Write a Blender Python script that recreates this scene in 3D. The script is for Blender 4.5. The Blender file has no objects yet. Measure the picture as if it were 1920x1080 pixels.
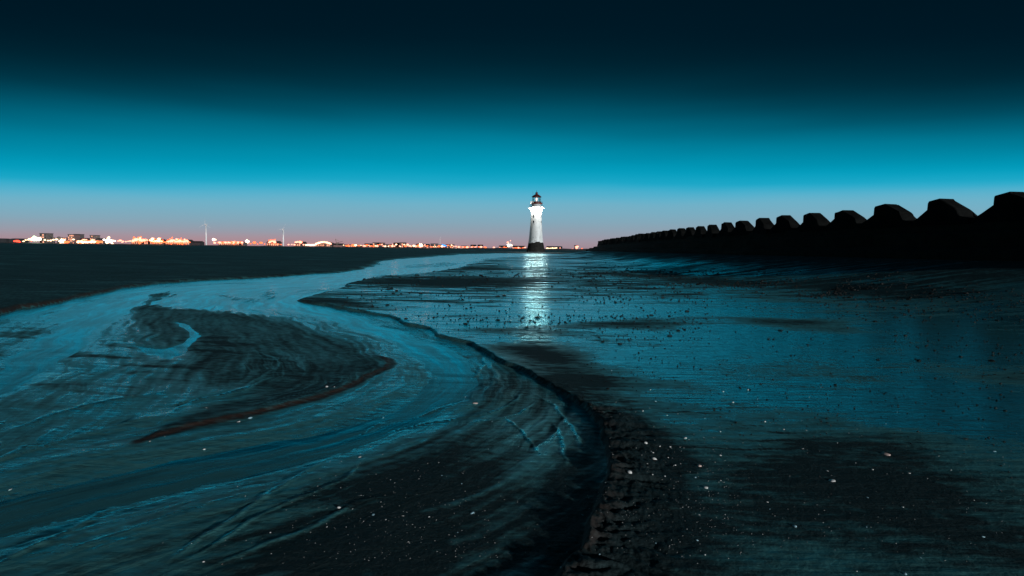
import bpy, math, random
import numpy as np
from mathutils import Matrix, Vector

scene = bpy.context.scene
COL = scene.collection
rng = random.Random(7)

# ------------------------------------------------------------------ camera
EYE = 1.4
FPX = 1067.0                                   # focal length in 1920-px units (20 mm on 36 mm)
PITCH = math.atan((540 - 467) / FPX)
ROLL = math.atan(0.0127)
_f = np.array([0, math.cos(PITCH), -math.sin(PITCH)])
_r0 = np.array([1.0, 0, 0]); _u0 = np.array([0, math.sin(PITCH), math.cos(PITCH)])
_r = _r0 * math.cos(ROLL) + _u0 * math.sin(ROLL)
_u = -_r0 * math.sin(ROLL) + _u0 * math.cos(ROLL)
cam_d = bpy.data.cameras.new('camera'); cam = bpy.data.objects.new('camera', cam_d); COL.objects.link(cam)
cam_d.sensor_width = 36; cam_d.lens = FPX / 1920 * 36; cam_d.clip_start = 0.05; cam_d.clip_end = 20000
cam.matrix_world = Matrix(((_r[0], _u[0], -_f[0], 0), (_r[1], _u[1], -_f[1], 0), (_r[2], _u[2], -_f[2], EYE), (0, 0, 0, 1)))
scene.camera = cam

# ------------------------------------------------------------------ dusk sky
def srgb(r, g, b, a=1.0):
    f = lambda c: (c / 255 / 12.92) if c <= 10 else ((c / 255 + 0.055) / 1.055) ** 2.4
    return (f(r), f(g), f(b), a)
world = bpy.data.worlds.new('World'); scene.world = world; world.use_nodes = True
nt = world.node_tree; nt.nodes.clear()
def N(nt, typ, **kw):
    n = nt.nodes.new(typ)
    for k, v in kw.items(): setattr(n, k, v)
    return n
def math_node(nt, op, a, b=None, c=None, clamp=False):
    n = N(nt, 'ShaderNodeMath', operation=op); n.use_clamp = clamp
    for i, v in enumerate((a, b, c)):
        if v is None: continue
        if isinstance(v, (int, float)): n.inputs[i].default_value = v
        else: nt.links.new(v, n.inputs[i])
    return n.outputs[0]
def ramp(nt, fac, stops, interp='LINEAR'):
    n = N(nt, 'ShaderNodeValToRGB'); cr = n.color_ramp; cr.interpolation = interp
    while len(cr.elements) < len(stops): cr.elements.new(0.5)
    for e, (p, c) in zip(cr.elements, stops): e.position = p; e.color = c
    nt.links.new(fac, n.inputs[0]); return n.outputs[0]
tc = N(nt, 'ShaderNodeTexCoord')
sep = N(nt, 'ShaderNodeSeparateXYZ'); nt.links.new(tc.outputs['Generated'], sep.inputs[0])
elev = math_node(nt, 'MULTIPLY', math_node(nt, 'ARCSINE', sep.outputs[2]), 180 / math.pi)
azim = math_node(nt, 'ARCTAN2', sep.outputs[0], sep.outputs[1])          # 0 straight ahead, + to the right
haz = N(nt, 'ShaderNodeTexNoise'); haz.inputs['Scale'].default_value = 2.2; haz.inputs['Detail'].default_value = 2
mp = N(nt, 'ShaderNodeMapping'); mp.inputs['Scale'].default_value = (1, 1, 9)
nt.links.new(tc.outputs['Generated'], mp.inputs[0]); nt.links.new(mp.outputs[0], haz.inputs[0])
wob = math_node(nt, 'MULTIPLY', math_node(nt, 'SUBTRACT', haz.outputs[0], 0.5), 1.3)
arch = math_node(nt, 'MULTIPLY_ADD', math_node(nt, 'SUBTRACT', 1.0, math_node(nt, 'COSINE', azim)), 1.15, 1.0)   # the twilight arch sinks away from the afterglow
e_arch = math_node(nt, 'MULTIPLY', elev, arch)
sn = math_node(nt, 'SINE', azim)
up = math_node(nt, 'DIVIDE', math_node(nt, 'SUBTRACT', elev, 5.0), 6.0, clamp=True)
low = math_node(nt, 'DIVIDE', elev, 5.0, clamp=True)
mixe = math_node(nt, 'ADD', e_arch, math_node(nt, 'MULTIPLY', sn, math_node(nt, 'SUBTRACT', math_node(nt, 'MULTIPLY', up, 1.1), math_node(nt, 'MULTIPLY', low, 0.7))))
mixe = math_node(nt, 'ADD', mixe, math_node(nt, 'MULTIPLY', wob, low))
fac = math_node(nt, 'DIVIDE', math_node(nt, 'ADD', mixe, 2.0), 34.0, clamp=True)
def E(e): return (e + 2.0) / 34.0
sky_stops = ([
    (0.0, srgb(60, 60, 70)), (E(-0.4), srgb(150, 128, 138)), (E(0.6), srgb(160, 146, 158)), (E(1.4), srgb(148, 156, 170)), (E(2.7), srgb(133, 167, 184)),
    (E(4.6), srgb(112, 179, 202)), (E(5.7), srgb(75, 176, 206)), (E(6.7), srgb(5, 169, 202)), (E(8.8), srgb(0, 146, 177)),
    (E(11.4), srgb(0, 109, 135)), (E(14.0), srgb(0, 65, 84)), (E(16.5), srgb(0, 39, 53)), (E(19.0), srgb(0, 28, 41)),
    (E(21.0), srgb(0, 24, 37)), (E(24.0), srgb(0, 22, 34)), (1.0, srgb(0, 20, 31))])
sky_col = ramp(nt, fac, sky_stops, 'B_SPLINE')
# warm town glow low over the far docks
gl_e = math_node(nt, 'POWER', 2.718, math_node(nt, 'MULTIPLY', math_node(nt, 'POWER', math_node(nt, 'DIVIDE', elev, 1.1), 2.0), -1.0))
gl_a = math_node(nt, 'POWER', 2.718, math_node(nt, 'MULTIPLY', math_node(nt, 'POWER', math_node(nt, 'DIVIDE', math_node(nt, 'ADD', azim, 0.42), 0.42), 2.0), -1.0))
glow = math_node(nt, 'MULTIPLY', math_node(nt, 'MULTIPLY', gl_e, gl_a), 0.42)
mixg = N(nt, 'ShaderNodeMix', data_type='RGBA'); nt.links.new(glow, mixg.inputs[0]); nt.links.new(sky_col, mixg.inputs[6])
mixg.inputs[7].default_value = srgb(196, 132, 132)
bg = N(nt, 'ShaderNodeBackground'); nt.links.new(mixg.outputs[2], bg.inputs[0]); bg.inputs[1].default_value = 1.0
out = N(nt, 'ShaderNodeOutputWorld'); nt.links.new(bg.outputs[0], out.inputs[0])

# the one weak far light: the promenade behind the photographer's right shoulder / low moon
sun_d = bpy.data.lights.new('sun', 'SUN'); sun_d.energy = 2.5; sun_d.angle = math.radians(1.5); sun_d.color = (0.93, 0.97, 1.0)
sun = bpy.data.objects.new('sun', sun_d); COL.objects.link(sun)
sun.rotation_euler = Vector((-0.62, 0.78, -0.13)).to_track_quat('-Z', 'Y').to_euler()

vs = scene.view_settings
vs.view_transform = 'Standard'; vs.look = 'None'; vs.exposure = 0; vs.gamma = 1
scene.cycles.use_denoising = True
scene.cycles.sample_clamp_indirect = 3.0
scene.cycles.max_bounces = 6

# ------------------------------------------------------------------ helpers
def ray(u, v):
    u = np.asarray(u, float); v = np.asarray(v, float)
    d = _f[None] * FPX + _r[None] * (u.reshape(-1, 1) - 960) + _u[None] * (540 - v.reshape(-1, 1))
    return d
WY = np.array([-50, 10, 20, 27, 35, 45, 60, 75, 90, 106, 140, 178, 240, 400, 3000.])
WX = np.array([24, 23, 22.4, 22.1, 21.4, 20.9, 20.6, 20.7, 21.2, 22.2, 24, 26.6, 40, 90, 900.])
def wall_x(y): return np.interp(y, WY, WX)
def sstep(a, b, x):
    t = np.clip((x - a) / (b - a), 0, 1); return t * t * (3 - 2 * t)
def rise(x, y):
    d = wall_x(y) - x
    fade = 1 - sstep(150, 260, y)
    return 1.15 * sstep(14, 2.2, d) * fade
def ground(pts):
    """pixels of the photograph -> places on the beach"""
    p = np.array(pts, float); d = ray(p[:, 0], p[:, 1])
    z = np.zeros(len(p))
    for _ in range(25):
        t = (z - EYE) / np.minimum(d[:, 2], -1e-3 * FPX)
        x = d[:, 0] * t; y = d[:, 1] * t
        z = 0.6 * z + 0.4 * rise(x, y)
    return np.stack([x, y], 1)

_perm = np.random.RandomState(3).permutation(4096)
_ang = np.random.RandomState(5).rand(4096) * 2 * np.pi
_gx, _gy = np.cos(_ang).astype(np.float32), np.sin(_ang).astype(np.float32); _perm = _perm.astype(np.int32)
def noise(x, y, seed=0):
    xi = np.floor(x).astype(np.int32); yi = np.floor(y).astype(np.int32)
    fx = x - xi; fy = y - yi
    sx = fx * fx * fx * (fx * (fx * 6 - 15) + 10); sy = fy * fy * fy * (fy * (fy * 6 - 15) + 10)
    def g(i, j, dx, dy):
        h = _perm[(_perm[(i + seed * 131) & 4095] + j) & 4095]
        return _gx[h] * dx + _gy[h] * dy
    a = g(xi, yi, fx, fy); b = g(xi + 1, yi, fx - 1, fy); c = g(xi, yi + 1, fx, fy - 1); d = g(xi + 1, yi + 1, fx - 1, fy - 1)
    return 1.45 * ((a * (1 - sx) + b * sx) * (1 - sy) + (c * (1 - sx) + d * sx) * sy)
def fbm(x, y, seed=0, o=3):
    s = 0; a = 1; t = 0
    for k in range(o):
        s = s + a * noise(x * 2 ** k, y * 2 ** k, seed + k * 7); t += a; a *= 0.5
    return s / t
def seg_dist(X, Y, line, full=True):
    """distance to an open polyline, signed + to its left, and arc length there"""
    best = np.full(X.shape, 1e18); sg = np.ones(X.shape); arc = np.zeros(X.shape); acc = 0
    for (ax, ay), (bx, by) in zip(line[:-1], line[1:]):
        dx, dy = bx - ax, by - ay; L2 = dx * dx + dy * dy + 1e-12; L = math.sqrt(L2)
        px = X - ax; py = Y - ay
        t = np.clip((px * dx + py * dy) * (1 / L2), 0, 1)
        ex = px - t * dx; ey = py - t * dy; d = ex * ex + ey * ey
        m = d < best
        if m.any():
            np.copyto(best, d, where=m)
            if full: np.copyto(sg, dx * ey - dy * ex, where=m); np.copyto(arc, acc + t * L, where=m)
        acc += L
    return np.sqrt(best), np.sign(sg), arc
def poly_sd(X, Y, poly):
    """signed distance to a closed outline, negative inside"""
    P = list(map(tuple, poly)); P2 = P + [P[0]]
    pa = np.array(P); mg = 2.5 + 0.05 * abs(pa).max()
    box = (X > pa[:, 0].min() - mg) & (X < pa[:, 0].max() + mg) & (Y > pa[:, 1].min() - mg) & (Y < pa[:, 1].max() + mg)
    if not box.all():
        full = np.full(X.shape, 1e3); full[box] = poly_sd(X[box], Y[box], poly); return full
    d, _, _ = seg_dist(X, Y, P2, False)
    ins = np.zeros(X.shape, bool)
    for (ax, ay), (bx, by) in zip(P2[:-1], P2[1:]):
        if ay == by: continue
        c = ((ay > Y) != (by > Y)) & (X < (bx - ax) * (Y - ay) / (by - ay) + ax)
        ins ^= c
    return np.where(ins, -d, d)

def smooth(pts, n=4):
    """Catmull-Rom through the points"""
    p = np.array(pts, float); out = []
    for i in range(len(p) - 1):
        a, b, c, d = p[max(i - 1, 0)], p[i], p[i + 1], p[min(i + 2, len(p) - 1)]
        for k in range(n):
            t = k / n
            out.append(0.5 * ((2 * b) + (-a + c) * t + (2 * a - 5 * b + 4 * c - d) * t * t + (-a + 3 * b - 3 * c + d) * t ** 3))
    out.append(p[-1]); return np.array(out)

# ------------------------------------------------------------------ the beach
NR, NC = 900, 1000
s = np.linspace(1 / math.sqrt(0.75), 1 / math.sqrt(420), NR)
Rrow = np.concatenate([1 / s ** 2, [480, 560, 680, 850, 1100, 1500, 2200, 3500, 6000, 12000]])
dense = np.radians(np.linspace(-45.5, 45.5, NC))
wide = np.radians(45.5 + (np.arange(1, 31) / 30.) ** 1.5 * 62)
Acol = np.concatenate([-wide[::-1], dense, wide])
RR, AA = np.meshgrid(Rrow, Acol, indexing='ij')
RR = RR.astype(np.float32); AA = AA.astype(np.float32)
X = RR * np.sin(AA); Y = RR * np.cos(AA)
shape = X.shape
# wandering edges
wx = X.copy(); wy = Y.copy()
for L, sd in ((0.35, 11), (1.3, 21), (5., 31), (20., 41)):
    w = sstep(2.2 * L, 7 * L, RR)
    wx += w * 0.14 * L * fbm(X / L, Y / L, sd, 2); wy += w * 0.14 * L * fbm(X / L, Y / L, sd + 3, 2)

bank_edge = smooth([(-900, 800), (-500, 712), (-200, 640), (0, 590), (90, 572), (170, 556), (250, 541), (330, 530), (440, 523), (560, 517), (640, 511), (685, 505),
                    (708, 497), (735, 489), (790, 483), (860, 478.6), (905, 476.3), (960, 475.4), (1060, 476.6)], 2)
bank = np.concatenate([ground(bank_edge), [[19, 150], [60, 260], [3000, 12000], [-9000, 12000], [-9000, 5]]])
right_edge = smooth([(905, 485), (880, 492), (850, 503), (770, 513), (690, 521), (640, 537), (585, 553), (552, 563), (575, 571), (640, 581), (700, 592), (760, 610), (830, 636),
                     (890, 660), (955, 690), (1010, 716), (1060, 745), (1095, 772), (1118, 802), (1128, 842), (1134, 882), (1126, 920),
                     (1108, 965), (1098, 1000), (1078, 1040), (1040, 1085), (1000, 1200), (900, 1500)], 2)
right = np.concatenate([ground(right_edge), [[3, -2], [400, -5], [400, 300], [60, 260], [19, 150], [9, 150]]])
sd_bank = poly_sd(wx, wy, bank).reshape(shape)
sd_right = poly_sd(wx, wy, right).reshape(shape)
isl_px = smooth([(213, 595), (250, 562), (290, 547), (340, 543), (352, 553), (312, 566), (340, 575), (400, 578), (450, 583), (520, 592), (590, 607), (640, 625), (690, 645), (728, 665),
                 (735, 685), (700, 706), (650, 729), (600, 745), (540, 763), (470, 779), (400, 793), (330, 811), (264, 832), (275, 818), (300, 798), (322, 778), (365, 760), (430, 738),
                 (350, 730), (300, 690), (240, 650), (218, 620), (213, 595)], 3)
sd_isl = poly_sd(wx, wy, ground(isl_px)).reshape(shape)
scarp = ground(smooth([(728, 672), (735, 685), (700, 706), (650, 729), (600, 745), (540, 763), (470, 779), (400, 793), (330, 811), (264, 832)], 3))
d_scarp, side_scarp, arc_scarp = seg_dist(wx, wy, scarp)
pool = poly_sd(wx, wy, ground(smooth([(328, 604), (358, 606), (388, 630), (380, 645), (348, 662), (305, 682), (262, 668), (240, 648), (300, 652), (345, 636), (325, 604)], 3)))
fan_px = smooth([(120, 1250), (290, 1082), (360, 1030), (430, 985), (500, 935), (560, 895), (640, 850), (690, 822), (770, 797), (850, 785), (930, 778), (985, 790), (1020, 812), (1050, 850),
                 (1066, 900), (1060, 960), (1020, 1010), (985, 1080), (900, 1300)], 3)
sd_fan = poly_sd(wx, wy, ground(fan_px)).reshape(shape)
shoal2 = poly_sd(wx, wy, ground(smooth([(470, 549), (505, 543), (530, 548), (520, 560), (490, 563), (470, 549)], 3)))
shoal3 = poly_sd(wx, wy, ground(smooth([(400, 545), (450, 553), (520, 562), (470, 572), (410, 566), (370, 552), (400, 545)], 3)))
shoal4 = poly_sd(wx, wy, ground(smooth([(760, 497), (830, 491), (880, 495), (850, 501), (790, 503), (730, 505), (760, 497)], 3)))
fan2 = poly_sd(wx, wy, ground(smooth([(690, 790), (760, 770), (840, 745), (900, 715), (935, 700), (985, 725), (1010, 745), (980, 765), (900, 775), (800, 785), (690, 812), (690, 790)], 3)))

def blob(u, v, rx, ry, rot=0.0):
    """soft ellipse laid on the beach at a place seen at (u, v)"""
    c = ground([(u, v), (u + rx, v + rot * rx), (u, v + ry)])
    ax = c[1] - c[0]; ay = c[2] - c[0]
    M = np.linalg.inv(np.array([[ax[0], ay[0]], [ax[1], ay[1]]]))
    px = M[0, 0] * (wx - c[0][0]) + M[0, 1] * (wy - c[0][1]); py = M[1, 0] * (wx - c[0][0]) + M[1, 1] * (wy - c[0][1])
    return np.exp(-(px * px + py * py))
# flow coordinates through the stream (the two arms)
armA = ground(smooth([(880, 482), (760, 497), (650, 520), (540, 532), (420, 538), (300, 552), (200, 585), (110, 640), (0, 720), (-300, 860)], 2))
armB = ground(smooth([(620, 545), (560, 566), (640, 596), (740, 630), (830, 675), (850, 725), (760, 785), (620, 835), (420, 880), (200, 930), (-100, 1010)], 2))
dA, gA, sA = seg_dist(wx, wy, armA); dB, gB, sB = seg_dist(wx, wy, armB)
useB = dB < dA
tt = np.where(useB, gB * dB, gA * dA); ss = np.where(useB, sB, sA)
wid = np.maximum(0.03 + 0.003 * RR, 0.0032 * RR ** 1.5)
nz_m = fbm(X / 1.7, Y / 1.7, 51, 3)
nz_s = fbm(X / 0.35, Y / 0.35, 61, 3)
near = sstep(60, 5, RR)
Z = np.full(shape, -0.030)
sb = sstep(0.0, 1, -sd_bank / wid); sr = sstep(0.0, 1, -sd_right / wid)
lip = np.clip(1 - np.abs(sd_right + wid * 1.2) / (0.25 + 0.01 * RR), 0, 1)
Z += sb * (0.030 + 0.085 + 0.05 * sstep(0, 25, -sd_bank) + 0.02 * nz_m + 0.03 * fbm(X / 12, Y / 25, 57, 2))
Z += sr * (0.030 + 0.044 + 0.012 * lip + 0.010 * nz_m * near + 0.02 * fbm(X / 9, Y / 9, 58, 2) * sstep(6, 20, RR))
stream = (1 - sb) * (1 - sr)
def bar(sd, h, w): return h * sstep(0, 1, -sd / w)
hard = np.clip(1 - d_scarp / 0.5, 0, 1)
w_isl = 0.30 * (1 - hard) + 0.045 * hard
streak = fbm(ss / 1.3 + 0.3 * nz_s, tt / 0.10, 175, 3)
feather = (0.16 * streak + 0.10 * fbm(ss / 3.0, tt / 0.35, 177, 2)) * (1 - hard)
isl = bar(sd_isl + feather * np.clip(RR / 8, .6, 2), 1, w_isl + 0.025 * RR * (1 - hard))
Z += stream * isl * (0.030 + 0.012 + 0.024 * hard + 0.005 * nz_m)
Z -= stream * 0.034 * sstep(0.05, -0.3, pool)
fanm = bar(sd_fan + 0.5 * feather, 1, 0.75)
Z += stream * (0.030 * fanm + bar(sd_fan, 0.02, 1.4))
for sd_, h_, w_ in ((shoal2, 0.045, 0.5), (shoal3, 0.033, 0.8), (shoal4, 0.04, 1.5), (fan2, 0.018, 0.35)): Z += stream * bar(sd_ + 0.6 * feather, h_, w_ * 1.4)
braid = fbm(ss / 2.6, tt / 0.42, 73, 3); braid2 = fbm(ss / 1.1, tt / 0.13, 75, 3)
nearS = sstep(26, 13, RR)
Z += stream * (0.006 * nz_m + 0.010 * fbm(X / 5, Y / 5, 71, 2) * sstep(8, 25, RR))
Z += stream * nearS * (0.022 + 0.026 * sstep(16, 10, RR) + 0.011 * braid + 0.006 * braid2) * (1 - isl) * (1 - 0.7 * fanm) * (0.55 + 0.45 * sstep(0.1, 0.6, np.minimum(dA, dB)))
thr = noise(ss / 2.3 + 0.25 * nz_s, tt / 0.17, 191); thr2 = noise(ss / 1.5 + 0.25 * nz_s, tt / 0.09, 193)
thread = (np.exp(-(thr / 0.07) ** 2) + 0.6 * np.exp(-(thr2 / 0.09) ** 2)) * sstep(-0.25, 0.35, fbm(X / 1.1, Y / 1.1, 195, 2))
Z += stream * sstep(11, 5, RR) * 0.0020 * thread
gut = np.clip(blob(1075, 850, 45, 70) + blob(1075, 930, 50, 70) + blob(1050, 1010, 60, 60), 0, 1) * sstep(6, 5, RR)
Z += stream * gut * (0.010 - 0.008 * braid)
far_braid = fbm((ss + 2 * nz_m) / 9.0, tt / 1.6, 77, 3)
Z += stream * sstep(12, 22, RR) * (0.020 + 0.050 * far_braid)
# small levees: wash lines left by the draining water
lines = [([(655, 818), (690, 812), (740, 795), (800, 775), (860, 755), (890, 742)], .0055, .014), ([(690, 824), (760, 803), (860, 787), (930, 774), (975, 748), (985, 735)], .006, .014),
         ([(285, 1082), (350, 1032), (430, 986), (500, 931), (560, 896), (640, 850)], .006, .015), ([(310, 1075), (400, 1032), (470, 986), (560, 941), (640, 906), (690, 860)], .005, .012),
         ([(830, 742), (880, 713), (905, 690), (903, 668)], .006, .016), ([(296, 802), (322, 776), (370, 753), (430, 739), (520, 705)], .006, .018),
         ([(940, 785), (985, 815), (1012, 858)], .005, .012), ([(1040, 790), (1054, 845), (1060, 885)], .005, .012), ([(-40, 1085), (60, 1035), (150, 985), (230, 950)], .007, .02),
         ([(620, 850), (700, 800), (760, 770)], .004, .012), ([(560, 1010), (650, 960), (740, 935)], .004, .015), ([(380, 1080), (520, 1020), (600, 985)], .004, .015),
         ([(430, 742), (505, 700), (525, 684), (515, 672), (470, 655)], .005, .02), ([(0, 820), (140, 770), (260, 745), (330, 740)], .006, .03),
         ([(860, 800), (930, 790), (990, 770), (1010, 750)], .004, .012), ([(1000, 740), (1045, 770), (1075, 815), (1080, 860)], .005, .015)]
glint = np.zeros(shape)
reg = RR < 12
for pl, a_, w_ in lines:
    L = ground(smooth(pl, 4))
    xx, yy = wx[reg], wy[reg]
    d, sgn, arc = seg_dist(xx, yy, L)
    tot = np.hypot(*np.diff(L, axis=0).T).sum()
    env = sstep(0, 0.2 * tot, arc) * sstep(tot, 0.75 * tot, arc) + 0.15
    g = np.exp(-(d / w_) ** 2) * env
    Z[reg] += a_ * g; glint[reg] = np.maximum(glint[reg], g)
# rill texture on the sand, drawn out along the flow, and wave ripples on the wide flat
rill = fbm(ss / 0.9, tt / 0.07, 81, 2)
Z += stream * 0.0011 * rill * sstep(14, 4, RR)
rp = fbm(X / 0.42 + 0.6 * nz_s, Y / 0.11, 91, 3)
rp_mask = sstep(-0.15, 0.35, fbm(X / 2.2, Y / 1.4, 95, 2))
Z += sr * 0.0035 * rp * (0.25 + rp_mask) * sstep(26, 4, RR)
Z += sr * 0.010 * fbm(X / 2.5, Y / 0.8, 97, 2) * sstep(3, 14, RR) * sstep(70, 25, RR)
Z += sb * 0.008 * fbm(X / 0.8, Y / 0.8, 98, 3) * sstep(50, 10, RR)
# the crumbling edge of the cut bank close by: slumped cusps running back from the edge
edge_d = -sd_right
cz = sstep(0.65, 0.02, edge_d) * sr * sstep(6.5, 4.2, RR)
wn1 = fbm(X / 0.22, Y / 0.22, 211, 2); wn2 = fbm(X / 0.30, Y / 0.30, 213, 2)
cusp = 1 - np.abs(fbm((X + 0.16 * wn1) / 0.30, (Y + 0.25 * X + 0.12 * wn2) / 0.12, 111, 3)) * 2
Z += cz * (0.022 * (cusp - 0.55) * (0.5 + sstep(-.3, .4, wn2)) + 0.014 * fbm(X / 0.05, Y / 0.05, 113, 3))
Z += cz * 0.02 * sstep(0.0, 0.5, noise(X / 0.5, Y / 0.16, 117))
Z += 0.0018 * fbm(X / 0.05, Y / 0.05, 121, 2) * sstep(9, 3, RR)
Z += rise(X, Y)
Z[RR > 430] = np.where(X[RR > 430] > 0, -0.2, 0.0)
Z += sb * 0.55 * sstep(45, 140, RR) * sstep(6, -40, X) * sstep(3000, 500, RR)
# how wet: film left on the flat, pools and hollows, dry crests
fl = fbm(X / 7, Y / 7, 131, 3); fm = fbm(X / 1.6, Y / 0.9, 141, 3)
wet_r = 0.82 + 0.40 * fl * sstep(4, 12, RR) + 0.38 * fm - 0.25 * rp_mask * sstep(16, 6, RR)
for u, v, rx, ry, k, ro in ((1010, 667, 95, 17, -1.0, .1), (850, 530, 170, 9, -1.1, .0), (880, 505, 90, 6, -0.7, 0), (640, 571, 80, 9, -1.0, .12), (1200, 612, 110, 9, -.5, 0), (1480, 612, 110, 12, -.5, .05),
                            (1080, 720, 90, 26, -.6, .2), (1190, 870, 90, 90, -.55, .1), (1500, 820, 110, 22, -.15, 0), (1350, 528, 220, 10, -.6, .04), (1650, 548, 250, 13, -.7, .06), (1150, 516, 90, 5, -.6, 0),
                            (760, 590, 120, 20, .35, .12), (1000, 585, 200, 22, .40, 0), (1300, 575, 220, 16, .45, 0), (1500, 650, 300, 35, .35, .05), (1850, 640, 130, 25, .55, .1), (1790, 770, 170, 60, .55, .1),
                            (700, 545, 110, 10, .5, 0), (1005, 500, 60, 25, .30, 0), (1005, 560, 50, 45, .15, 0), (1150, 492, 300, 6, .4, 0.02), (1700, 600, 120, 12, .35, .1), (1300, 690, 200, 35, .25, 0)):
    wet_r = wet_r + k * blob(u, v, rx, ry, ro)
# thin dark lens-shaped ripple marks on the flat
lens = sstep(0.20, 0.42, fbm((X + 0.2 * nz_s) / 0.85, (Y + 0.06 * nz_s) / 0.095, 221, 3)) * sstep(-0.25, 0.25, fbm(X / 2.4, Y / 1.6, 223, 2)) * sstep(2.8, 4.5, RR) * sstep(17, 9, RR)
lens2 = sstep(0.10, 0.34, fbm((X + 0.8 * nz_m) / 3.4, (Y + 0.2 * nz_m) / 0.5, 225, 3)) * sstep(-0.3, 0.2, fbm(X / 9, Y / 6, 227, 2)) * sstep(10, 17, RR) * sstep(60, 35, RR)
lens3 = sstep(0.05, 0.35, fbm(X / 14, Y / 2.6, 229, 3)) * sstep(28, 45, RR)
wet_r = wet_r - 0.50 * lens - 0.60 * lens2 - 0.55 * lens3
dist_w = wall_x(Y) - X
wet_r = np.where(dist_w < 16, wet_r * sstep(3.5, 11, dist_w), wet_r)
wet_r = wet_r + 0.30 * fbm(X / 0.55 + 0.4 * nz_s, Y / 0.085, 181, 3) * sstep(13, 6, RR) + 0.50 * fbm(X / 3.2, Y / 0.40, 183, 4) * sstep(6, 14, RR) + 0.40 * fbm(X / 9, Y / 2.2, 185, 3) * sstep(25, 50, RR) + 0.12 * sstep(20, 45, RR)
wet_r = wet_r - 0.66 * sstep(6.2, 2.6, RR + 0.5 * fm)
wet_r = wet_r - 0.62 * cz + 0.5 * cz * fbm(X / 0.10, Y / 0.06, 215, 2)
wavd = sstep(0.02, 0.40, fbm((X + 0.4 * nz_m) / 1.7, (Y + 0.16 * X + 0.1 * nz_m) / 0.30, 231, 3)) * np.clip(blob(290, 680, 230, 95, -.05) + blob(845, 690, 70, 50) + 0.7 * blob(60, 640, 130, 50), 0, 1)
wet_s = 0.76 - 0.12 * sstep(11, 6, RR) - 0.50 * wavd - 0.30 * sstep(4.2, 2.6, RR) - 0.16 * sstep(0.75, 0.1, sd_right) * sstep(7.5, 5.8, RR) - 0.22 * gut - 0.30 * np.clip(blob(960, 745, 90, 45), 0, 1) + 0.12 * fm + 0.5 * glint * (0.5 + streak) + 0.14 * sstep(0.012, 0.002, Z) - 0.46 * fanm - 0.42 * isl * (0.95 + 0.3 * streak) + 0.34 * streak + 0.14 * braid2 + 0.16 * braid + 0.28 * thread * sstep(11, 6, RR) * (1 - 0.7 * fanm)
wet_b = 0.20 + 0.10 * fl + 0.05 * nz_m + 0.16 * fbm(X / 30, Y / 4, 187, 3)
wet = np.clip(sb * wet_b + (1 - sb) * (sr * wet_r + (1 - sr) * wet_s), 0, 1)
steep = sstep(0.25, 0.6, np.abs(np.gradient(Z, axis=0) / np.maximum(np.abs(np.gradient(RR, axis=0)), 1e-6)) + np.abs(np.gradient(Z, axis=1) / np.maximum(np.abs(np.gradient(AA, axis=1) * RR), 1e-6)))
peat = steep * (glint < 0.3) * np.clip(np.maximum(hard, np.maximum(0.55 * sstep(wid * 2.5 + .12, 0, np.abs(sd_right)), sstep(wid * 2.5 + .1, 0, np.abs(sd_bank)))), 0, 1)
peat = np.maximum(peat, 0.9 * stream * sstep(0.085, 0.03, d_scarp))
wet *= 1 - 0.85 * peat
NROW, NCOL = shape

def grid_mesh(name, z, keep=None, attrs=None):
    idx = np.arange(NROW * NCOL).reshape(shape)
    q = np.stack([idx[:-1, :-1], idx[:-1, 1:], idx[1:, 1:], idx[1:, :-1]], -1).reshape(-1, 4)[:, ::-1]
    co = np.stack([X, Y, z], -1).reshape(-1, 3)
    sel = np.arange(len(co))
    if keep is not None:
        kq = (keep[:-1, :-1] | keep[:-1, 1:] | keep[1:, 1:] | keep[1:, :-1]).reshape(-1)
        q = q[kq]; sel = np.unique(q); inv = np.zeros(len(co), np.int64); inv[sel] = np.arange(len(sel)); q = inv[q]; co = co[sel]
    me = bpy.data.meshes.new(name)
    me.vertices.add(len(co)); me.vertices.foreach_set('co', co.astype(np.float32).ravel())
    me.loops.add(q.size); me.loops.foreach_set('vertex_index', q.astype(np.int32).ravel())
    me.polygons.add(len(q)); me.polygons.foreach_set('loop_start', np.arange(0, q.size, 4, dtype=np.int32))
    me.update(calc_edges=True)
    me.polygons.foreach_set('use_smooth', np.ones(len(q), bool))
    for k, a in (attrs or {}).items():
        at = me.attributes.new(k, 'FLOAT', 'POINT'); at.data.foreach_set('value', a.reshape(-1)[sel].astype(np.float32))
    return me
def z_at(x, y):
    r = math.hypot(x, y); a = math.atan2(x, y)
    i = np.interp(-r, -Rrow[::-1], np.arange(NROW)[::-1]); j = np.interp(a, Acol, np.arange(NCOL))
    i0 = int(min(i, NROW - 2)); j0 = int(min(j, NCOL - 2)); fi = i - i0; fj = j - j0
    return float((Z[i0, j0] * (1 - fj) + Z[i0, j0 + 1] * fj) * (1 - fi) + (Z[i0 + 1, j0] * (1 - fj) + Z[i0 + 1, j0 + 1] * fj) * fi)

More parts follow.
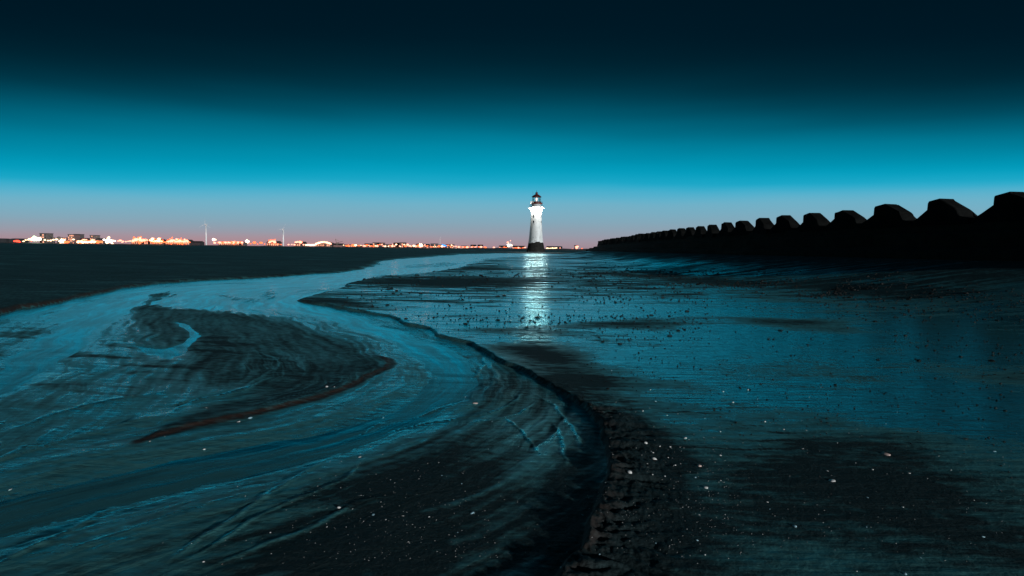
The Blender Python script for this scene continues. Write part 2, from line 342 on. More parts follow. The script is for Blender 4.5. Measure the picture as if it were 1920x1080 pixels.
# ------------------------------------------------------------------ materials
def new_mat(name):
    m = bpy.data.materials.new(name); m.use_nodes = True
    b = m.node_tree.nodes['Principled BSDF']; return m, m.node_tree, b
def lin(nt, a, b, fac):
    n = N(nt, 'ShaderNodeMix', data_type='RGBA')
    for i, v in ((6, a), (7, b)):
        if isinstance(v, tuple): n.inputs[i].default_value = v
        else: nt.links.new(v, n.inputs[i])
    nt.links.new(fac, n.inputs[0]); return n.outputs[2]
def tex_noise(nt, scale, detail=3, vec=None, stretch=None, rough=0.5):
    n = N(nt, 'ShaderNodeTexNoise'); n.inputs['Scale'].default_value = scale; n.inputs['Detail'].default_value = detail; n.inputs['Roughness'].default_value = rough
    t = N(nt, 'ShaderNodeNewGeometry').outputs['Position'] if vec is None else vec
    if stretch:
        mp = N(nt, 'ShaderNodeMapping'); mp.inputs['Scale'].default_value = stretch; nt.links.new(t, mp.inputs[0]); t = mp.outputs[0]
    nt.links.new(t, n.inputs[0]); return n.outputs[0]
def bump(nt, h, strength, dist, prev=None):
    n = N(nt, 'ShaderNodeBump'); n.inputs['Strength'].default_value = strength; n.inputs['Distance'].default_value = dist
    nt.links.new(h, n.inputs['Height'])
    if prev is not None: nt.links.new(prev, n.inputs['Normal'])
    return n.outputs[0]
def mapr(nt, v, a, b, c=0., d=1.):
    n = N(nt, 'ShaderNodeMapRange'); nt.links.new(v, n.inputs[0])
    for i, k in enumerate((a, b, c, d)): n.inputs[i + 1].default_value = k
    return n.outputs[0]

m_sand, nt, b = new_mat('sand')
at = N(nt, 'ShaderNodeAttribute', attribute_name='wet')
f1 = tex_noise(nt, 9, 4, stretch=(1, 2.2, 1)); f2 = tex_noise(nt, 60, 3)
w = math_node(nt, 'ADD', at.outputs['Fac'], math_node(nt, 'MULTIPLY', math_node(nt, 'SUBTRACT', f1, 0.5), 0.7))
pos_ = N(nt, 'ShaderNodeSeparateXYZ'); nt.links.new(N(nt, 'ShaderNodeNewGeometry').outputs['Position'], pos_.inputs[0])
sM0 = N(nt, 'ShaderNodeAttribute', attribute_name='stream')
dash = tex_noise(nt, 1.0, 6, stretch=(0.33, 2.1, 1), rough=0.68)
farm = math_node(nt, 'MULTIPLY', mapr(nt, pos_.outputs[1], 9, 20), math_node(nt, 'SUBTRACT', 1.0, sM0.outputs['Fac']))
w = math_node(nt, 'ADD', w, math_node(nt, 'MULTIPLY', math_node(nt, 'MULTIPLY', math_node(nt, 'SUBTRACT', dash, 0.56), 4.4), math_node(nt, 'MULTIPLY', farm, mapr(nt, at.outputs['Fac'], 0.15, 0.5))))
w = mapr(nt, w, 0.10, 0.85)
grain = tex_noise(nt, 420, 2)
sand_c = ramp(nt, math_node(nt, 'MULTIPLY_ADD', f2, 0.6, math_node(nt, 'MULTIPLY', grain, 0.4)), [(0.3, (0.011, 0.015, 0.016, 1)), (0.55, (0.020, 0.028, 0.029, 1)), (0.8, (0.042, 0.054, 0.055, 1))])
film_sheen = math_node(nt, 'MULTIPLY', math_node(nt, 'POWER', w, 1.5), 0.85)
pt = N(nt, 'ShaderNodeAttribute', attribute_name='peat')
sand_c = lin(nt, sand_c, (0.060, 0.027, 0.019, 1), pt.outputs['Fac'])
nt.links.new(lin(nt, lin(nt, sand_c, (0.012, 0.018, 0.019, 1), w), (0.24, 0.86, 0.86, 1), film_sheen), b.inputs['Base Color'])  # wet film, its bright sky sheen put in as a teal metallic colour
nt.links.new(film_sheen, b.inputs['Metallic'])
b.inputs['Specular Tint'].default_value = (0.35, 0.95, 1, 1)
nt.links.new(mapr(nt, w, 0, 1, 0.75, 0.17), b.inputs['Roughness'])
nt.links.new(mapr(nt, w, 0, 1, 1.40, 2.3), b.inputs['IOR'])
sA_ = N(nt, 'ShaderNodeAttribute', attribute_name='flow_s'); sT_ = N(nt, 'ShaderNodeAttribute', attribute_name='flow_t'); sM_ = N(nt, 'ShaderNodeAttribute', attribute_name='stream')
cx = N(nt, 'ShaderNodeCombineXYZ'); nt.links.new(sA_.outputs['Fac'], cx.inputs[0]); nt.links.new(sT_.outputs['Fac'], cx.inputs[1])
silk = tex_noise(nt, 1.0, 5, vec=cx.outputs[0], stretch=(1.5, 16, 1), rough=0.6)
bn = bump(nt, f2, 0.40, 0.014); nt.links.new(mapr(nt, w, 0, 1, 0.45, 0.05), bn.node.inputs['Strength'])
bn2 = bump(nt, grain, 0.40, 0.004, bn); nt.links.new(mapr(nt, w, 0, 1, 0.50, 0.04), bn2.node.inputs['Strength'])
bn = bump(nt, tex_noise(nt, 14, 4, stretch=(0.22, 1.9, 1)), 0.26, 0.02, bn2)
bn = bump(nt, tex_noise(nt, 1.6, 5, stretch=(0.16, 2.6, 1), rough=0.65), 0.30, 0.06, bn)
bn3 = bump(nt, silk, 0.5, 0.016, bn); nt.links.new(math_node(nt, 'MULTIPLY', sM_.outputs['Fac'], 0.55), bn3.node.inputs['Strength']); bn = bn3
nt.links.new(bn, b.inputs['Normal'])

m_water, nt, b = new_mat('water')
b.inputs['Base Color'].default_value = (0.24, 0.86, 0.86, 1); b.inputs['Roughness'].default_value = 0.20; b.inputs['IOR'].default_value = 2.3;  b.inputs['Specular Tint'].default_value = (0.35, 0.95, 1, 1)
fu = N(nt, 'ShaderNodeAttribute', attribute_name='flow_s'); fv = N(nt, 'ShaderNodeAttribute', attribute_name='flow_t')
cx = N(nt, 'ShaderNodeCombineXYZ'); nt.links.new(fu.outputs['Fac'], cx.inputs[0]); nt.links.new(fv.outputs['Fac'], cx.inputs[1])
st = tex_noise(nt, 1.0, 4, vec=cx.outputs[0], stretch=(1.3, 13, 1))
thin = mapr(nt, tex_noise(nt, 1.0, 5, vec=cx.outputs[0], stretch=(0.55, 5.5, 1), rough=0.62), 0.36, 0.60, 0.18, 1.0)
nt.links.new(thin, b.inputs['Metallic']); nt.links.new(lin(nt, (0.012, 0.018, 0.019, 1), (0.24, 0.86, 0.86, 1), thin), b.inputs['Base Color'])  # silky sky sheen on the water put into teal metallic streaks
bn = bump(nt, st, 0.24, 0.012); bn = bump(nt, tex_noise(nt, 4, 4, stretch=(0.5, 2.4, 1)), 0.10, 0.02, bn); bn = bump(nt, tex_noise(nt, 300, 1), 0.15, 0.002, bn)
nt.links.new(bn, b.inputs['Normal'])

def plain(name, c, rough=0.7, var=0.35, scale=3.0, metal=0.0, bmp=0.0, spec=0.5):
    m, nt, b = new_mat(name)
    n = tex_noise(nt, scale, 5, rough=0.6)
    lo = tuple(x * (1 - var) for x in c) + (1,); hi = tuple(min(1, x * (1 + var)) for x in c) + (1,)
    nt.links.new(ramp(nt, n, [(0.3, lo), (0.7, hi)]), b.inputs['Base Color'])
    b.inputs['Roughness'].default_value = rough; b.inputs['Metallic'].default_value = metal; b.inputs['Specular IOR Level'].default_value = spec
    if bmp: nt.links.new(bump(nt, tex_noise(nt, scale * 4, 4), bmp, 0.05), b.inputs['Normal'])
    return m
def glowing(name, c, strength):
    m, nt, b = new_mat(name)
    b.inputs['Base Color'].default_value = c + (1,)
    b.inputs['Emission Color'].default_value = c + (1,); b.inputs['Emission Strength'].default_value = strength
    return m
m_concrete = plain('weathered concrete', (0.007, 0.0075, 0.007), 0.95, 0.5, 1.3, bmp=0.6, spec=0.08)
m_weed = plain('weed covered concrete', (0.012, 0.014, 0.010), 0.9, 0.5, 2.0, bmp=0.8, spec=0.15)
m_rock = plain('dark rock', (0.018, 0.017, 0.015), 0.9, 0.5, 2.0, bmp=0.8, spec=0.2)
m_pebble = plain('dark wet pebble', (0.012, 0.012, 0.011), 0.6, 0.5, 40, spec=0.3)
m_shell = plain('white shell', (0.78, 0.76, 0.72), 0.45, 0.15, 90)
m_shell_pink = plain('pinkish shell', (0.75, 0.55, 0.48), 0.45, 0.2, 90)
m_shell_blue = plain('blue grey shell', (0.35, 0.55, 0.62), 0.4, 0.2, 90)

# ------------------------------------------------------------------ object helpers
def tag(o, label=None, cat=None, group=None, kind=None):
    for k, v in (('label', label), ('category', cat), ('group', group), ('kind', kind)):
        if v: o[k] = v
    return o
class MB:
    def __init__(self): self.v = []; self.f = []
    def add(self, vs, fs):
        k = len(self.v); self.v += [tuple(p) for p in vs]; self.f += [tuple(i + k for i in f) for f in fs]; return self
    def box(self, x0, x1, y0, y1, z0, z1):
        return self.add([(x0, y0, z0), (x1, y0, z0), (x1, y1, z0), (x0, y1, z0), (x0, y0, z1), (x1, y0, z1), (x1, y1, z1), (x0, y1, z1)],
                        [(0, 3, 2, 1), (4, 5, 6, 7), (0, 1, 5, 4), (1, 2, 6, 5), (2, 3, 7, 6), (3, 0, 4, 7)])
    def lathe(self, prof, n=32, cap=True, jit=None):
        vs = []; fs = []
        for r, z in prof:
            for k in range(n):
                a = 2 * math.pi * k / n; vs.append((r * math.sin(a), -r * math.cos(a), z + (jit(a) if jit else 0)))
        for i in range(len(prof) - 1):
            for k in range(n):
                k2 = (k + 1) % n; fs.append((i * n + k, i * n + k2, (i + 1) * n + k2, (i + 1) * n + k))
        if cap:
            fs.append(tuple(range(n))[::-1]); fs.append(tuple((len(prof) - 1) * n + k for k in range(n)))
        return self.add(vs, fs)
    def tube(self, p, q, r, n=6, r2=None):
        p = Vector(p); q = Vector(q); d = (q - p).normalized(); a = d.orthogonal().normalized(); b = d.cross(a); r2 = r if r2 is None else r2
        vs = [p + (a * math.cos(2 * math.pi * k / n) + b * math.sin(2 * math.pi * k / n)) * r for k in range(n)] + [q + (a * math.cos(2 * math.pi * k / n) + b * math.sin(2 * math.pi * k / n)) * r2 for k in range(n)]
        return self.add(vs, [(k, (k + 1) % n, n + (k + 1) % n, n + k) for k in range(n)] + [tuple(range(n))[::-1], tuple(range(n, 2 * n))])
    def ball(self, c, r, n=10, m=6, sz=1.0):
        vs = [(c[0], c[1], c[2] - r * sz)]; fs = []
        for i in range(1, m):
            t = math.pi * i / m
            for k in range(n):
                a = 2 * math.pi * k / n; vs.append((c[0] + r * math.sin(t) * math.cos(a), c[1] + r * math.sin(t) * math.sin(a), c[2] - r * sz * math.cos(t)))
        vs.append((c[0], c[1], c[2] + r * sz)); L = len(vs) - 1
        for k in range(n): fs.append((0, 1 + (k + 1) % n, 1 + k)); fs.append((L, L - n + k, L - n + (k + 1) % n))
        for i in range(m - 2):
            for k in range(n): a0 = 1 + i * n; fs.append((a0 + k, a0 + (k + 1) % n, a0 + n + (k + 1) % n, a0 + n + k))
        return self.add(vs, fs)
    def mesh(self, name, mat, smooth=False):
        me = bpy.data.meshes.new(name); me.from_pydata(self.v, [], self.f); me.update()
        if smooth: me.polygons.foreach_set('use_smooth', [True] * len(me.polygons))
        me.materials.append(mat); return me
    def build(self, name, mat, parent=None, smooth=False): return link(name, self.mesh(name, mat, smooth), parent)
def link(name, me, parent=None):
    o = bpy.data.objects.new(name, me); COL.objects.link(o)
    if parent: o.parent = parent
    return o
def empty(name, loc, rz=0.0):
    o = bpy.data.objects.new(name, None); COL.objects.link(o); o.location = loc; o.rotation_euler = (0, 0, rz); return o
def copy_tree(o, parent=None):
    c = o.copy(); COL.objects.link(c); c.parent = parent
    for ch in list(o.children): copy_tree(ch, c)
    return c
ONES = ['', 'first', 'second', 'third', 'fourth', 'fifth', 'sixth', 'seventh', 'eighth', 'ninth', 'tenth', 'eleventh', 'twelfth', 'thirteenth', 'fourteenth', 'fifteenth', 'sixteenth', 'seventeenth', 'eighteenth', 'nineteenth']
def ordinal(n):
    if n < 20: return ONES[n]
    t = {2: 'twent', 3: 'thirt', 4: 'fort', 5: 'fift'}[n // 10]
    return t + 'ieth' if n % 10 == 0 else t + 'y-' + ONES[n % 10]

# ------------------------------------------------------------------ sand and water
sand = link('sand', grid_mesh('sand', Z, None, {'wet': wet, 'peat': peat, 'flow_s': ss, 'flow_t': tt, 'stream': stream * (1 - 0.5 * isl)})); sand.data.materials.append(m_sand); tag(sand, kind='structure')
wav = fbm(X / 1.1 + 0.5 * nz_m, (Y + 0.16 * X + 0.10 * nz_m) / 0.27, 151, 3)
wreg = blob(300, 690, 210, 95, -.05) + 0.9 * blob(840, 700, 60, 45) + 0.5 * blob(90, 640, 130, 60) + 0.6 * blob(520, 880, 110, 40, -.2) + 0.12
wz = 0.0015 + 0.0034 * wav * np.clip(wreg, 0, 1) * sstep(20, 7, RR) + 0.0016 * fbm(ss / 1.6, tt / 0.16, 171, 3) * sstep(16, 4, RR)
near_water = (sd_bank > -0.05 - 0.003 * RR) & (sd_right > -0.05 - 0.003 * RR) & (RR < 200)
keep = near_water & (Z < wz + 0.012)
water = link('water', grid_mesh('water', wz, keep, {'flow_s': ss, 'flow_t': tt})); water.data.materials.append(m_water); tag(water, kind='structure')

# ------------------------------------------------------------------ sea wall and its crest blocks
def wall_strip(prof, name, mat, y0, y1, step, jit=0.0):
    """a run of masonry along the wall line; prof = [(offset towards the land, z), ...] from the sand up"""
    ys = np.arange(y0, y1 + 0.01, step); vs = []; fs = []; n = len(prof)
    for i, y in enumerate(ys):
        xw = float(wall_x(y))
        for o, z in prof:
            j = rng.uniform(-jit, jit) if z > 0 else 0
            vs.append((xw + o + j, y + rng.uniform(-jit, jit), z + j * 0.6))
    for i in range(len(ys) - 1):
        for k in range(n - 1): fs.append((i * n + k, i * n + k + 1, (i + 1) * n + k + 1, (i + 1) * n + k))
    fs.append(tuple(range(n))); fs.append(tuple(range((len(ys) - 1) * n, len(ys) * n))[::-1])
    return MB().add(vs, fs).mesh(name, mat)
W0, W1 = 14.0, 176.0
wall = empty('sea_wall', (0, 0, 0)); tag(wall, 'long black stepped sea wall running from the near beach towards the lighthouse', 'sea wall')
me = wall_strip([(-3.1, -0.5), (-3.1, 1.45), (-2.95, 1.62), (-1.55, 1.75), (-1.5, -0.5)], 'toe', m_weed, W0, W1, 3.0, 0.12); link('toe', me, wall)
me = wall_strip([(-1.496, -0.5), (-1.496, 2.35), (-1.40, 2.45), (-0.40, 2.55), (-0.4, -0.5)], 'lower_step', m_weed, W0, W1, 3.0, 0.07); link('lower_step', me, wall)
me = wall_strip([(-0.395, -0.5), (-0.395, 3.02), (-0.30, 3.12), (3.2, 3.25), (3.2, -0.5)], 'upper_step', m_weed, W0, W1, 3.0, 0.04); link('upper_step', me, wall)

def block_mesh(k):
    r = random.Random(k)
    # outline along the wall (y towards the lighthouse), z up, then given its width across the wall
    j = lambda a: a + r.uniform(-0.05, 0.05)
    def ring(y_in, dz):
        return [(-1.90 + y_in, -0.25), (-1.86 + y_in, 0.02), (j(-1.34) + y_in, j(0.14)), (j(-1.16) + y_in, j(0.46) + dz), (-1.02 + y_in, j(0.58) + dz), (-0.12, j(1.06) + dz), (-0.04, 1.10 + dz),
                (0.62 - y_in, j(0.98) + dz), (0.65 - y_in, 0.95 + dz), (0.66 - y_in, j(0.54) + dz), (1.50 - y_in, 0.02), (1.80 - y_in, -0.25)]
    secs = [(-0.20, ring(0.02, -0.06)), (-0.15, ring(0.0, 0)), (0.56, ring(0, 0)), (0.60, ring(0.02, -0.03)), (1.2, [(a, min(b, 0.12) - 0.1) for a, b in ring(0.05, -0.03)])]
    vs = []; fs = []; n = 12
    for x, rg in secs: vs += [(x, y, z) for y, z in rg]
    for i in range(len(secs) - 1):
        for q in range(n):
            q2 = (q + 1) % n; fs.append((i * n + q, i * n + q2, (i + 1) * n + q2, (i + 1) * n + q))
    fs.append(tuple(range(n))[::-1]); fs.append(tuple((len(secs) - 1) * n + q for q in range(n)))
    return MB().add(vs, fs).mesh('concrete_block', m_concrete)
bm_ = [block_mesh(k) for k in range(5)]
def crest_height(y): return 3.16
bi = 0; y = 21.6
while y < 172:
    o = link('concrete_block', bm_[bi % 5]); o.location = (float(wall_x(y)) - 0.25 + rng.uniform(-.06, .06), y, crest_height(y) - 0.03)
    sl = math.atan2(float(wall_x(y + 2) - wall_x(y - 2)), 4.0)
    o.rotation_euler = (rng.uniform(-.02, .02), rng.uniform(-.02, .02), -sl + rng.uniform(-.13, .13))
    sc_ = 1.0 + rng.uniform(-.10, .06); o.scale = (rng.uniform(.85, 1.1), rng.uniform(.94, 1.1), sc_)
    bi += 1
    lab = 'nearest of the chamfered concrete blocks along the crest of the sea wall' if bi == 1 else ordinal(bi) + ' chamfered concrete block from the near end of the sea wall crest'
    tag(o, lab, 'concrete block', 'concrete blocks along the sea wall crest')
    y += 3.72
# the rough end of the wall towards the lighthouse
def rock_mesh(k, n=10, m=6, amp=0.25):
    r = random.Random(100 + k); b = MB().ball((0, 0, 0), 1.0, n, m, 0.62)
    b.v = [tuple(c * (1 + r.uniform(-amp, amp)) for c in [p[0] * f, p[1] * f, p[2] * f]) for p in b.v for f in [1 + r.uniform(-amp, amp)]]
    return b
rk = [rock_mesh(k).mesh('boulder', m_rock) for k in range(3)]
for i, (yy, ox, sx, zz) in enumerate(((177.5, -0.5, 2.3, 1.0), (180.5, -1.8, 2.1, 0.55), (179, 1.6, 2.4, 0.9), (184, -3.0, 1.8, 0.35), (183, 0.3, 2.2, 0.5), (188, -4.2, 1.6, 0.2), (187, -1.2, 1.9, 0.35))):
    o = link('boulder', rk[i % 3]); o.location = (float(wall_x(yy)) + ox, yy, zz); o.scale = (sx, sx * 1.1, sx); o.rotation_euler = (0, 0, i * 1.3)
    tag(o, ordinal(i + 1) + ' dark boulder of the heap ending the sea wall by the lighthouse', 'boulder', 'boulders at the far end of the sea wall')

# ------------------------------------------------------------------ lighthouse
LH = 285.0
d0 = ray(1004.5, 473)[0]; LX = d0[0] / d0[1] * LH
LZ = -0.25
m_white, nt, b = new_mat('white lighthouse paint')
n1 = tex_noise(nt, 0.9, 5, stretch=(1, 1, 0.25)); n2 = tex_noise(nt, 4, 4)
nt.links.new(lin(nt, (0.82, 0.84, 0.82, 1), (0.48, 0.49, 0.46, 1), mapr(nt, math_node(nt, 'MULTIPLY', n1, n2), 0.24, 0.40)), b.inputs['Base Color']); b.inputs['Roughness'].default_value = 0.55
m_base = plain('dark weeded masonry', (0.018, 0.017, 0.014), 0.85, 0.6, 0.9, bmp=0.5, spec=0.2)
m_red = plain('dark red ironwork', (0.10, 0.018, 0.014), 0.5, 0.3, 2)
m_iron = plain('dark iron', (0.03, 0.03, 0.032), 0.5, 0.3, 2)
m_dark = plain('dark window glass', (0.01, 0.012, 0.014), 0.15, 0.2, 2)
m_grey = plain('light grey paint', (0.62, 0.62, 0.60), 0.5, 0.15, 2)
m_lens = glowing('lamp optic', (1.0, 0.93, 0.90), 1.2)
m_flood = glowing('floodlight lens', (1.0, 0.97, 0.92), 8.0)
m_pane, nt, b = new_mat('lantern pane'); b.inputs['Base Color'].default_value = (0.9, 0.95, 0.95, 1); b.inputs['Transmission Weight'].default_value = 1; b.inputs['Roughness'].default_value = 0.02; b.inputs['IOR'].default_value = 1.02
lh = empty('lighthouse', (LX, LH, LZ)); tag(lh, 'tall white stone lighthouse with dark base and red lantern, floodlit at the top', 'lighthouse')
def wob_(a): return 0.30 * math.sin(a * 1 + 0.9) + 0.22 * math.sin(3 * a + 1) + 0.14 * math.sin(7 * a) + 0.08 * math.sin(13 * a + 2)
prof = [(5.05, -0.8), (4.95, 0.0), (4.72, 0.6), (4.52, 1.2), (4.34, 1.9), (4.18, 2.6), (4.02, 3.4), (3.86, 4.2), (3.70, 5.0), (3.58, 5.7)]
nrm = 96
def ring_r(h): return float(np.interp(h, [-0.8, 0, .6, 1.2, 1.9, 2.6, 3.4, 4.2, 5.0, 5.7, 7, 9, 12, 15, 17.5, 19.0, 19.8, 20.6, 21.3, 21.9, 22.4], [5.05, 4.95, 4.72, 4.52, 4.34, 4.18, 4.02, 3.86, 3.70, 3.58, 3.40, 3.22, 2.98, 2.78, 2.66, 2.64, 2.68, 2.80, 2.98, 3.16, 3.24]))
bb = MB(); hs = list(np.linspace(-0.8, 4.9, 16)); vs = []
for h in hs:
    for k in range(nrm):
        a = 2 * math.pi * k / nrm; f = max(0, (h - 2) / 2.9); hh = h + wob_(a) * f; r_ = ring_r(hh) + 0.02
        vs.append((r_ * math.sin(a), -r_ * math.cos(a), hh))
fs = [(i * nrm + k, i * nrm + (k + 1) % nrm, (i + 1) * nrm + (k + 1) % nrm, (i + 1) * nrm + k) for i in range(len(hs) - 1) for k in range(nrm)]
vs.append((0, 0, 4.8)); fs += [((len(hs) - 1) * nrm + k, (len(hs) - 1) * nrm + (k + 1) % nrm, len(vs) - 1) for k in range(nrm)]
o = bb.add(vs, fs).build('base', m_base, lh, True); o['label'] = 'dark weed stained foot of the tower'
MB().lathe([(ring_r(h) - (0.0), h) for h in np.concatenate([np.linspace(3.6, 19, 30), np.linspace(19.2, 22.4, 14)])], 64).build('tower', m_white, lh, True)
MB().lathe([(3.24, 22.40), (3.42, 22.44), (3.42, 22.62), (2.2, 22.66)], 48).build('gallery', m_white, lh)
MB().lathe([(2.30, 22.6), (2.30, 24.0)], 40).build('watch_room', m_white, lh, True)
MB().lathe([(2.30, 23.98), (2.95, 24.05), (3.0, 24.2), (3.0, 24.55), (2.4, 24.6), (2.25, 25.2), (2.25, 25.25)], 40).build('lantern_gallery', m_red, lh)
rl = MB()
for k in range(24):
    a = 2 * math.pi * k / 24; rl.tube((2.92 * math.sin(a), 2.92 * math.cos(a), 24.5), (2.92 * math.sin(a), 2.92 * math.cos(a), 25.35), 0.03, 4)
    a2 = 2 * math.pi * (k + 1) / 24
    for zz in (24.95, 25.35): rl.tube((2.92 * math.sin(a), 2.92 * math.cos(a), zz), (2.92 * math.sin(a2), 2.92 * math.cos(a2), zz), 0.03, 4)
rl.build('railing', m_iron, lh)
rl = MB()
for k in range(28):
    a = 2 * math.pi * k / 28; a2 = 2 * math.pi * (k + 1) / 28
    rl.tube((3.32 * math.sin(a), 3.32 * math.cos(a), 22.6), (3.32 * math.sin(a), 3.32 * math.cos(a), 23.65), 0.03, 4)
    for zz in (23.1, 23.65): rl.tube((3.32 * math.sin(a), 3.32 * math.cos(a), zz), (3.32 * math.sin(a2), 3.32 * math.cos(a2), zz), 0.03, 4)
rl.build('railing', m_iron, lh)
lan = empty('lantern_room', (0, 0, 0)); lan.parent = lh
nl = 12
for k in range(nl):
    a = 2 * math.pi * (k + 0.5) / nl; a2 = 2 * math.pi * (k + 1.5) / nl
    MB().tube((2.08 * math.sin(a), 2.08 * math.cos(a), 25.2), (2.08 * math.sin(a), 2.08 * math.cos(a), 27.55), 0.075, 6).build('glazing_bar', m_iron, lan)
    p = [(2.04 * math.sin(q), 2.04 * math.cos(q)) for q in (a, a2)]; p2 = [(x * 0.99, y * 0.99) for x, y in p]
    MB().add([(p[0][0], p[0][1], 25.3), (p[1][0], p[1][1], 25.3), (p[1][0], p[1][1], 27.5), (p[0][0], p[0][1], 27.5), (p2[0][0], p2[0][1], 25.3), (p2[1][0], p2[1][1], 25.3), (p2[1][0], p2[1][1], 27.5), (p2[0][0], p2[0][1], 27.5)],
             [(0, 1, 2, 3), (7, 6, 5, 4), (0, 4, 5, 1), (1, 5, 6, 2), (2, 6, 7, 3), (3, 7, 4, 0)]).build('pane', m_pane, lan)
MB().lathe([(2.12, 26.36), (2.14, 26.40), (2.12, 26.44)], 24, False).build('glazing_ring', m_iron, lan)
MB().lathe([(0.25, 25.2), (0.3, 25.8), (0.62, 26.0), (0.75, 26.5), (0.62, 27.0), (0.25, 27.2)], 16).build('optic', m_lens, lan, True)
roof = MB().lathe([(2.42, 27.5), (2.48, 27.6), (2.40, 27.72), (1.7, 28.3), (1.0, 28.75), (0.62, 28.95), (0.58, 29.45), (0.75, 29.5), (0.72, 29.62), (0.3, 29.95), (0.06, 30.05)], 24).build('roof', m_red, lh)
MB().tube((0, 0, 30), (0, 0, 31.0), 0.05, 6).ball((0, 0, 30.35), 0.16, 8, 5).build('finial', m_iron, roof)
MB().tube((-1.9, -0.8, 27.4), (-1.9, -0.8, 30.3), 0.04, 5).build('aerial', m_iron, roof)
MB().box(-2.95, -1.5, -1.9, -0.6, 24.1, 25.3).build('equipment_cabinet', m_grey, lh)
for a_, h_ in ((-0.53, 18.5), (-0.53, 15.4), (1.02, 18.5), (1.02, 15.4)):
    r_ = ring_r(h_) + 0.015
    wn = empty('window', (r_ * math.sin(a_), -r_ * math.cos(a_), h_), a_); wn.parent = lh
    MB().box(-0.26, 0.26, -0.05, 0.35, -0.48, 0.42).build('pane', m_dark, wn)
    MB().box(-0.40, 0.40, -0.16, 0.30, -0.60, -0.50).build('sill', m_base, wn)
# slipped render patch low on the tower, and the outside ladder
for a_, h_, w_ in ((-0.14, 5.75, 0.55), (-0.40, 7.6, 0.40), (0.02, 5.95, 0.35)):
    r_ = ring_r(h_) + 0.02; pt = MB().ball((0, 0, 0), w_, 9, 5, 0.30).build('bare_patch', m_base, lh); pt.location = (r_ * math.sin(a_), -r_ * math.cos(a_) + 0.1, h_); pt.scale = (1, 0.25, 1)
ld = MB()
for sx in (-0.25, 0.25): 
    for q in range(8):
        h0, h1 = 4.5 + q * 2.2, 6.7 + q * 2.2; ld.tube((-ring_r(h0) - 0.12, sx, h0), (-ring_r(h1) - 0.12, sx, h1), 0.035, 4)
for q in range(40):
    h0 = 4.6 + q * 0.43; ld.tube((-ring_r(h0) - 0.12, -0.25, h0), (-ring_r(h0) - 0.12, 0.25, h0), 0.02, 4)
ld.build('ladder', m_iron, lh)
# floodlights on outriggers below the gallery: the lit lamps of the photograph
for a_, pw in ((-1.45, 2300), (-0.35, 2300), (0.55, 2300), (1.45, 2300), (3.0, 900)):
    x_, y_ = 3.85 * math.sin(a_), -3.85 * math.cos(a_)
    fl_ = empty('floodlight', (x_, y_, 22.15), a_); fl_.parent = lh
    MB().tube((0, 0.7, 0.3), (0, 0, 0.12), 0.06, 6).build('bracket', m_iron, fl_)
    MB().box(-0.22, 0.22, -0.20, 0.20, -0.10, 0.12).build('housing', m_iron, fl_)
    MB().box(-0.17, 0.17, -0.14, 0.19, -0.16, -0.103).build('lens', m_flood, fl_)
    ld_ = bpy.data.lights.new('flood_lamp', 'POINT'); ld_.energy = pw; ld_.color = (1.0, 0.97, 0.93); ld_.shadow_soft_size = 0.25
    lo = bpy.data.objects.new('flood_lamp', ld_); COL.objects.link(lo); lo.parent = fl_; lo.location = (0, 0.05, -0.30)

# ------------------------------------------------------------------ the far docks and town across the water
CD = 1500.0; MPP = CD / FPX            # metres per photograph pixel there
def far(u, v=466.0, depth=CD):
    d = ray(u, v)[0]; t = depth / d[1]; return Vector((d[0] * t, depth, EYE + d[2] * t))
def hor(u): return 467 + 0.0127 * (u - 960)
m_pale = plain('pale facade', (0.16, 0.13, 0.125), 0.8, 0.12, 0.05); m_pink = plain('rendered facade', (0.22, 0.13, 0.125), 0.8, 0.12, 0.05)
m_shed = plain('dock shed', (0.22, 0.18, 0.16), 0.8, 0.2, 0.05); m_black = plain('unlit roof', (0.035, 0.035, 0.038), 0.9, 0.2, 0.1)
m_tur = plain('white turbine paint', (0.80, 0.80, 0.80), 0.5, 0.05, 0.1)
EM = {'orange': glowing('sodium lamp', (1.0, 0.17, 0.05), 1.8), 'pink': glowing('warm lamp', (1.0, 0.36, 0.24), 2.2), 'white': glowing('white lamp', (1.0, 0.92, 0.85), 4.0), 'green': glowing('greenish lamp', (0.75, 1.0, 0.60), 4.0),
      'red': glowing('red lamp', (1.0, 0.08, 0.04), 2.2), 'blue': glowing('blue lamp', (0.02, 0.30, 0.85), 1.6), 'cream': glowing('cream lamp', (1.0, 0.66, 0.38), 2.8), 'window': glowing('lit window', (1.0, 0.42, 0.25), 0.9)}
for m in EM.values(): m.cycles.emission_sampling = 'NONE'
lamp_me = {}
